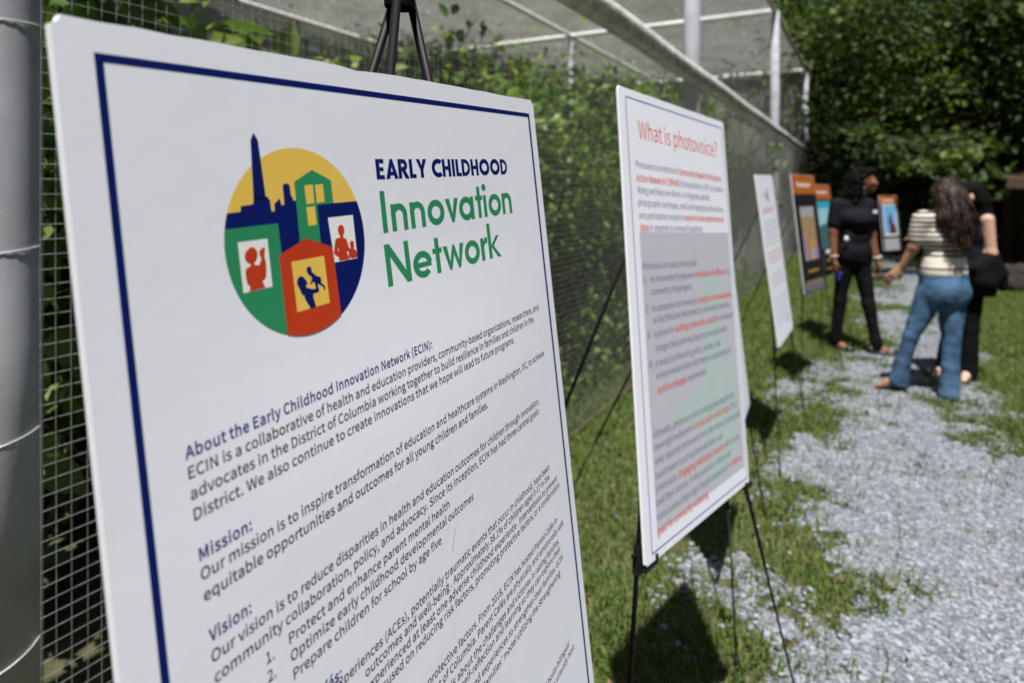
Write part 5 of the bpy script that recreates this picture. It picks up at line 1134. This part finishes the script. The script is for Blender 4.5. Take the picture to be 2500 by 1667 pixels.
def eyes(W, parent, loc):
    for x in (-.031, .031):
        e = MB(); e.ball(W(x, .078, .004), .0125, 12, 8); o = e.build('eye', M['eye_white'], parent, True)
        i = MB(); i.ball(W(x, .0868, .004), .0058, 10, 7); i.build('iris', M['eye_dark'], o, True)
    l = MB(); l.tube([W(-.020, .0935, -.060), W(-.008, .0985, -.057), W(0, .0985, -.059), W(.008, .0985, -.057), W(.020, .0935, -.060)], [.002, .0048, .0048, .0048, .002], 8); l.build('lips', M['lip'], parent, True)
def locks(mb, roots, tips, r0, r_, n=10, wave=.012, bulge=(0, 0, 0)):
    for a, b in zip(roots, tips):
        t = np.linspace(0, 1, n); ph = r_.random(2) * 6.28; fq = 9 + 6 * r_.random()
        P = np.array(a) + (np.array(b) - np.array(a)) * t[:, None] + np.array(bulge) * (np.sin(t * np.pi) * (.7 + .6 * r_.random()))[:, None]
        P[:, 0] += wave * np.sin(fq * t + ph[0]) * t; P[:, 1] += wave * np.sin(fq * t + ph[1]) * t
        mb.tube(P, r0 * (1 - .75 * t ** 2) * (.7 + .6 * r_.random()), 5)

# ---- standing woman in black, facing right
P1 = np.array((3.347, 6.49, 0)); LO, HI = (-.40, -.42, -.02), (.46, .30, 1.90)
w1 = empty('person', P1, 'standing woman with dark curly hair, black polo shirt and black trousers, facing right', 'person')
F = Field(LO, HI, .0075)
W1h, A1 = add_head(F, (.092, -.015, 1.665), R(-118), R(-4))
F.limb((.045, .0, 1.44), (.070, -.004, 1.60), .056, .050, .03)
F.limb((-.13, .02, 1.425), (.105, -.02, 1.425), .055, .055, .05); F.limb((-.075, .0, 1.30), (.065, -.03, 1.30), .098, .098, .06); F.limb((-.05, .0, 1.10), (.05, -.01, 1.10), .088, .088, .06); F.limb((-.06, .01, .95), (.055, .0, .95), .112, .108, .06)
F.chain([(-.165, .015, 1.425), (-.205, .01, 1.17), (-.218, -.035, .915)], [.050, .042, .028], .03); F.chain([(.130, -.03, 1.42), (.152, -.02, 1.145), (.183, -.06, .915)], [.048, .041, .027], .03)
add_hand(F, (-.219, -.042, .895), (-.02, -.10, -1), (1, .1, 0), (.2, -1, 0), .55); add_hand(F, (.186, -.065, .895), (.12, -.12, -1), (-1, .1, 0), (0, -1, 0), .30)
F.chain([(-.075, .02, .92), (-.125, .03, .52), (-.160, .05, .085)], [.078, .046, .034], .02); F.chain([(.062, .0, .92), (.095, -.07, .50), (.140, -.14, .085)], [.078, .046, .034], .02)
def foot(F, ank, toe, k=.02):
    a = np.array(ank, float); t = np.array(toe, float); d = t - a; d[2] = 0; d /= np.linalg.norm(d)
    F.limb(a, a - d * .035 + [0, 0, -.052], .034, .028, k); F.chain([a + [0, 0, -.005], a + d * .075 + [0, 0, -.040], t], [.036, .030, .021], k)
foot(F, (-.160, .05, .085), (-.075, -.055, .024)); foot(F, (.140, -.14, .085), (.300, -.225, .024))
body = link('body', F.mesh('body'), M['skin_dark'], w1); eyes(W1h, w1, P1)
F = Field(LO, HI, .009); k = .05
F.limb((-.13, .02, 1.425), (.105, -.02, 1.425), .068, .066, k); F.limb((-.078, .0, 1.30), (.064, -.03, 1.30), .104, .104, k); F.ell((.080, -.070, 1.275), (.080, .072, .082), .04); F.ell((-.005, -.085, 1.275), (.075, .065, .08), .05)
F.limb((-.045, .0, 1.12), (.048, -.01, 1.12), .095, .095, .05); F.limb((-.058, .01, .98), (.055, .0, .98), .114, .112, .05); F.limb((-.165, .015, 1.43), (-.190, .012, 1.245), .066, .068, .03); F.limb((.130, -.03, 1.425), (.146, -.025, 1.245), .062, .064, .03)
F.limb((.040, .0, 1.47), (.055, -.002, 1.515), .072, .064, .02); F.cut((0, 0, .885), (0, 0, -1)); F.cut((-.188, .012, 1.235), (-.12, 0, -1)) if False else None
F.rough(.006, 11); link('shirt', F.mesh('shirt'), M['black_knit'], w1)
F = Field(LO, HI, .009)
F.limb((-.060, .01, .97), (.056, .0, .97), .118, .114, .05); F.limb((-.05, .02, .90), (.045, .01, .90), .122, .118, .05)
F.chain([(-.080, .02, .88), (-.128, .03, .50), (-.163, .05, .10)], [.088, .057, .052], .02); F.chain([(.066, .0, .88), (.097, -.07, .48), (.142, -.14, .085)], [.088, .059, .053], .02)
F.cut((0, 0, 1.03), (0, 0, 1)); F.cut((0, 0, .055), (0, 0, -1)); F.rough(.013, 7, (.8, .8, 1.3)); link('trousers', F.mesh('trousers'), M['black_cloth'], w1)
r_ = np.random.default_rng(5); F = Field((-.35, -.35, 1.15), (.40, .35, 1.92), .008); c = np.array((.07, .01, 1.70))
F.ell(W1h(0, -.030, .045), (.088, .094, .085), .03, A1); F.ell(W1h(0, .030, .088), (.070, .062, .034), .03, A1); F.ell(W1h(0, -.085, .0), (.100, .070, .115), .05, A1); F.ell(W1h(.055, -.055, -.06), (.050, .055, .10), .05, A1); F.ell(W1h(-.06, -.07, -.05), (.050, .055, .11), .05, A1)
F.chain([W1h(0, -.10, -.05), W1h(.01, -.135, -.16), W1h(.01, -.14, -.27)], [.090, .085, .045], .05); F.chain([W1h(.06, -.06, -.1), W1h(.085, -.06, -.24)], [.045, .025], .04); F.rough(.028, 30)
hair = link('hair', F.mesh('hair'), M['hair_black'], w1)
mb = MB(); n = 170; th = r_.random(n) * 6.28; q = r_.random(n); rt = [W1h(.082 * math.cos(a) , -.055 + .075 * math.sin(a) - .03, .06 - .18 * b) for a, b in zip(th, q)]
tp = [W1h(.105 * math.cos(a), -.085 + .09 * math.sin(a) - .035, -.05 - .24 * b) for a, b in zip(th, q)]; locks(mb, rt, tp, .008, r_, 12, .016); mb.build('hair_locks', M['hair_black'], hair, True)
for an, sgn in (((-.163, .05, .10), 0), ((.142, -.14, .085), 1)):
    F = Field(LO, (.46, .30, .16), .006); a = (-.160, .05, .085) if not sgn else (.140, -.14, .085); t_ = (-.075, -.055, .024) if not sgn else (.300, -.225, .024)
    a = np.array(a); t_ = np.array(t_); d = t_ - a; d[2] = 0; L_ = np.linalg.norm(d); d /= L_
    F.chain([a - d * .045 + [0, 0, -.062], a + d * .05 + [0, 0, -.070], t_ + [0, 0, .002], t_ + d * .014 + [0, 0, -.002]], [.040, .037, .036, .028], .02); F.limb(a - d * .05 + [0, 0, -.03], a - d * .045 + [0, 0, -.062], .030, .034, .02); F.limb(a + [0, 0, .02], a + d * .06 + [0, 0, .02], .001, .001, .001)
    F.cut((0, 0, .002), (0, 0, -1)); link('shoe', F.mesh('shoe'), M['shoe'], w1)
m = MB(); m.tube([(.186 + .036 * math.cos(t), -.065 + .034 * math.sin(t), .925 + .006 * math.cos(t)) for t in np.linspace(0, 6.28, 22)], .0065, 8); m.build('bracelet', M['bracelet'], w1, True)
m = MB(); m.tube([(-.218 + .034 * math.cos(t), -.037 + .034 * math.sin(t), .935 + .004 * math.cos(t)) for t in np.linspace(0, 6.28, 22)], .005, 8); m.build('bracelet', M['bracelet'], w1, True)
for x in (-.078, .078):
    m = MB(); m.tube([W1h(x, -.004, -.045), W1h(x * 1.04, -.004, -.078)], [.004, .011], 8); m.build('earring', M['pearl'], w1, True)
m = MB(); m.box((.135, -.125, 1.365), .034, .006, .028, ((.8, -.5, 0), (.5, .8, 0), (0, 0, 1))); m.build('shirt_badge', M['pearl'], w1); m = MB(); m.ball((-.135, -.112, 1.105), (.020, .009, .026), 12, 8); m.build('shirt_badge', M['pearl'], w1, True)
m = MB(); m.box(np.array((-.196, -.075, .745)), .014, .060, .085); ph_ = m.build('blue_case', M['blue_plastic'], None, bevel=.004); ph_.location = P1; tag(ph_, 'small blue case held in the hand of the standing woman in black', 'case')

# ---- woman in jeans and striped top, seen from behind
P2 = np.array((3.155, 5.06, 0)); LO, HI = (-.34, -.36, -.02), (.56, .52, 1.74)
w2 = empty('person', P2, 'woman seen from behind with long brown hair, striped short sleeved top and blue jeans', 'person')
F = Field(LO, HI, .0075)
W2h, A2 = add_head(F, (.175, .03, 1.525), R(-35), R(-6)); F.limb((.150, .02, 1.33), (.165, .025, 1.46), .054, .048, .03)
F.limb((.0, .0, 1.335), (.285, .04, 1.335), .052, .052, .05); F.limb((.07, .02, 1.20), (.215, .03, 1.20), .098, .098, .06); F.limb((.095, .02, 1.02), (.190, .02, 1.02), .084, .084, .05); F.limb((.085, .02, .82), (.185, .02, .82), .102, .100, .05)
F.chain([(-.040, .0, 1.335), (-.075, .03, 1.13), (-.128, .09, .975)], [.048, .039, .027], .03); add_hand(F, (-.134, .095, .960), (-.55, .15, -.62), (0, 1, -.3), (.5, 0, -1), .22)
F.chain([(.320, .045, 1.335), (.375, .14, 1.14), (.235, .31, 1.16)], [.048, .039, .027], .03); add_hand(F, (.220, .322, 1.165), (-.8, .5, .25), (0, 0, -1), (0, 1, .6), .35)
F.chain([(.060, .02, .80), (-.085, .06, .44), (-.148, .10, .10)], [.080, .038, .032], .015); F.chain([(.195, .015, .80), (.170, -.03, .42), (.118, -.088, .075)], [.080, .044, .032], .015)
foot(F, (-.150, .10, .10), (-.272, .165, .024)); foot(F, (.118, -.09, .075), (.135, .09, .024))
body = link('body', F.mesh('body'), M['skin_mid'], w2); eyes(W2h, w2, P2)
F = Field(LO, HI, .009); k = .05
F.limb((-.005, .0, 1.335), (.290, .04, 1.335), .066, .066, k); F.limb((.070, .01, 1.20), (.215, .02, 1.20), .106, .106, .05); F.limb((.090, .01, 1.03), (.200, .02, 1.03), .100, .100, .05); F.limb((.085, .01, .94), (.195, .02, .94), .112, .112, .04)
F.limb((-.035, .0, 1.34), (-.062, .02, 1.19), .066, .058, .03); F.limb((.318, .045, 1.34), (.350, .09, 1.20), .066, .058, .03); F.limb((.145, .015, 1.36), (.152, .018, 1.395), .078, .070, .03)
F.cut((0, 0, .905), (.04, 0, -1)); F.rough(.009, 8, (1, 1, .7)); link('top', F.mesh('top'), M['stripes'], w2)
F = Field(LO, HI, .009)
F.limb((.085, .02, .90), (.200, .02, .90), .112, .112, .05); F.limb((.085, .01, .79), (.180, .01, .79), .126, .124, .04); F.ell((.075, -.055, .775), (.095, .070, .105), .07); F.ell((.195, -.060, .775), (.095, .070, .105), .07)
F.chain([(.050, .02, .76), (-.085, .06, .44), (-.128, .085, .24), (-.155, .10, .05)], [.106, .053, .056, .068], .02); F.chain([(.200, .01, .76), (.170, -.03, .42), (.142, -.06, .22), (.118, -.085, .02)], [.104, .062, .062, .073], .02)
F.cut((0, 0, .945), (0, 0, 1)); F.cut((-.15, 0, .045), (-.30, 0, -1)) ; F.cut((0, 0, .008), (0, 0, -1)); F.rough(.013, 9, (1, 1, 1.05)); jn = link('jeans', F.mesh('jeans'), M['denim'], w2)
r_ = np.random.default_rng(6); F = Field((-.20, -.36, .98), (.52, .35, 1.74), .008)
F.ell(W2h(0, -.018, .048), (.084, .102, .088), .03, A2); F.ell(W2h(0, -.070, -.01), (.094, .062, .11), .05, A2)
F.chain([(.165, -.07, 1.50), (.160, -.105, 1.36), (.178, -.125, 1.22)], [.090, .082, .040], .05); F.chain([(.10, -.05, 1.47), (.080, -.085, 1.34), (.095, -.105, 1.25)], [.054, .052, .022], .04); F.chain([(.235, -.03, 1.47), (.262, -.065, 1.34), (.245, -.095, 1.24)], [.050, .048, .022], .04)
F.rough(.022, 26, (1, 1, .35)); hair = link('hair', F.mesh('hair'), M['hair_brown'], w2)
mb = MB(); n = 260; xx = r_.random(n); rt = [(.085 + .17 * a, -.075 - .055 * math.sin(a * 3.14) + .02 * r_.normal(), 1.545 - .12 * r_.random() - .05 * abs(a - .5)) for a in xx]
tp = [(.070 + .21 * a + .018 * r_.normal(), -.118 - .040 * math.sin(a * 3.14), 1.16 + .10 * abs(a - .45) * 2 + .09 * r_.normal() * .6) for a in xx]
locks(mb, rt, tp, .0085, r_, 14, .016, (0, -.035, .02)); mb.build('hair_locks', M['hair_brown'], hair, True)
for a, t_ in (((-.150, .10, .10), (-.272, .165, .024)), ((.118, -.09, .075), (.135, .09, .024))):
    a = np.array(a); t_ = np.array(t_); d = t_ - a; d[2] = 0; d /= np.linalg.norm(d); s_ = np.array([-d[1], d[0], 0])
    m = MB(); c = (a - d * .05 + t_ + d * .02) / 2; c[2] = .010; m.box(c, np.linalg.norm((t_ - a)[:2]) + .075, .080, .014, (d, s_, (0, 0, 1)))
    so = m.build('sandal', M['shoe'], w2, bevel=.005); q = a + (t_ - a) * .68; q[2] = .026
    m = MB(); m.tube([q + s_ * .036 * math.cos(t) + np.array([0, 0, .030 * math.sin(t) - .006]) for t in np.linspace(0, 3.14, 12)], .013, 8); m.build('strap', M['shoe'], so, True)

# ---- woman in a black sleeveless top, partly hidden
P3 = np.array((3.735, 5.47, 0)); LO, HI = (-.34, -.34, -.02), (.40, .40, 1.72)
w3 = empty('person', P3, 'woman in black sleeveless top and trousers, half hidden behind the woman in jeans', 'person')
F = Field(LO, HI, .0075)
W3h, A3 = add_head(F, (.012, .0, 1.515), R(78), R(-4)); F.limb((.035, .02, 1.33), (.022, .012, 1.45), .053, .048, .03)
F.limb((-.06, .10, 1.325), (.105, -.06, 1.325), .048, .050, .03); F.limb((-.04, .03, 1.19), (.045, .0, 1.19), .090, .090, .04); F.limb((-.03, .02, 1.03), (.045, .0, 1.03), .090, .090, .06); F.limb((-.035, .02, .85), (.045, .0, .85), .112, .112, .06)
F.chain([(.115, -.09, 1.325), (.138, -.095, 1.05), (.020, .0, .94)], [.050, .043, .028], .03); add_hand(F, (.005, .012, .935), (-.8, .5, -.1), (0, .2, -1), (0, 1, .3), .5)
F.chain([(-.10, .13, 1.32), (-.15, .16, 1.06), (-.17, .02, .95)], [.048, .040, .028], .03); add_hand(F, (-.172, .0, .95), (-.3, -1, .1), (0, 0, -1), (1, 0, .3), .4)
F.chain([(-.042, .04, .81), (-.085, .06, .42), (-.115, .09, .09)], [.076, .040, .032], .02); F.chain([(.050, .0, .81), (.032, -.01, .42), (.018, -.01, .09)], [.076, .040, .032], .02)
foot(F, (-.115, .09, .09), (-.235, .04, .024)); foot(F, (.018, -.01, .09), (-.085, -.10, .024))
link('body', F.mesh('body'), M['skin_light'], w3); eyes(W3h, w3, P3)
F = Field(LO, HI, .009); F.limb((-.05, .09, 1.335), (.072, -.035, 1.335), .062, .062, .04); F.limb((-.045, .03, 1.19), (.060, .0, 1.19), .108, .108, .06); F.ell((-.09, -.03, 1.20), (.075, .08, .08), .05); F.limb((-.035, .02, 1.03), (.05, .0, 1.03), .104, .104, .06); F.limb((-.035, .02, .87), (.045, .0, .87), .124, .124, .06)
F.cut((0, 0, .80), (0, 0, -1)); F.cut((0, 0, 1.40), (0, 0, 1)); F.rough(.008, 9); link('top', F.mesh('top'), M['black_knit'], w3)
F = Field(LO, HI, .009); F.limb((-.035, .02, .86), (.045, .0, .86), .120, .120, .05); F.chain([(-.045, .04, .80), (-.085, .06, .42), (-.115, .09, .06)], [.095, .062, .066], .02); F.chain([(.052, .0, .80), (.032, -.01, .42), (.015, -.01, .055)], [.095, .064, .070], .02)
F.cut((0, 0, .95), (0, 0, 1)); F.cut((0, 0, .040), (0, 0, -1)); F.rough(.010, 8, (1, 1, .6)); link('trousers', F.mesh('trousers'), M['black_cloth'], w3)
r_ = np.random.default_rng(8); F = Field((-.30, -.30, 1.0), (.38, .34, 1.74), .008); F.ell(W3h(0, -.020, .045), (.084, .100, .086), .03, A3); F.ell(W3h(0, -.075, -.02), (.095, .060, .12), .05, A3)
F.chain([W3h(0, -.08, -.06), W3h(0, -.095, -.20), W3h(0, -.085, -.30)], [.092, .080, .035], .05); F.chain([W3h(.045, -.03, -.05), W3h(.05, -.03, -.18)], [.036, .018], .04); F.rough(.018, 26, (1, 1, .35)); hair = link('hair', F.mesh('hair'), M['hair_black'], w3)
mb = MB(); n = 120; th = r_.random(n) * 6.28; rt = [W3h(.075 * math.cos(a), -.08 + .05 * math.sin(a), .02 - .08 * r_.random()) for a in th]; tp = [W3h(.070 * math.cos(a), -.085 + .045 * math.sin(a), -.18 - .12 * r_.random()) for a in th]; locks(mb, rt, tp, .008, r_, 10, .012); mb.build('hair_locks', M['hair_black'], hair, True)
for a, t_ in (((-.115, .09, .09), (-.235, .04, .024)), ((.018, -.01, .09), (-.085, -.10, .024))):
    a = np.array(a); t_ = np.array(t_); d = t_ - a; d[2] = 0; d /= np.linalg.norm(d); s_ = np.array([-d[1], d[0], 0])
    m = MB(); c = (a - d * .05 + t_ + d * .02) / 2; c[2] = .009; m.box(c, np.linalg.norm((t_ - a)[:2]) + .075, .078, .014, (d, s_, (0, 0, 1))); so = m.build('sandal', M['shoe'], w3, bevel=.005)
    q = a + (t_ - a) * .55; q[2] = .030; m = MB(); m.tube([q + s_ * .036 * math.cos(t) + np.array([0, 0, .034 * math.sin(t) - .010]) for t in np.linspace(0, 3.14, 12)], .013, 8); m.build('strap', M['shoe'], so, True)
F = Field((-.20, -.40, .55), (.50, .25, 1.16), .009)     # folded jacket over the forearm
F.ell((-.01, -.06, .94), (.075, .085, .06), .04); F.chain([(.140, -.09, 1.03), (.085, -.095, .97), (.0, -.10, .935)], [.052, .058, .050], .04); F.chain([(.150, -.08, .99), (.200, -.075, .90), (.245, -.08, .785)], [.056, .060, .040], .05); F.chain([(.075, -.10, .97), (.10, -.11, .84), (.13, -.11, .74)], [.060, .068, .040], .05); F.chain([(.01, -.13, .93), (.03, -.13, .83), (.06, -.12, .745)], [.045, .050, .030], .05)
F.rough(.022, 10, (1, 1, .5)); jk = link('jacket', F.mesh('jacket'), M['black_cloth'], None); jk.location = P3; tag(jk, 'black jacket draped over the bare forearm of the half hidden woman', 'jacket')
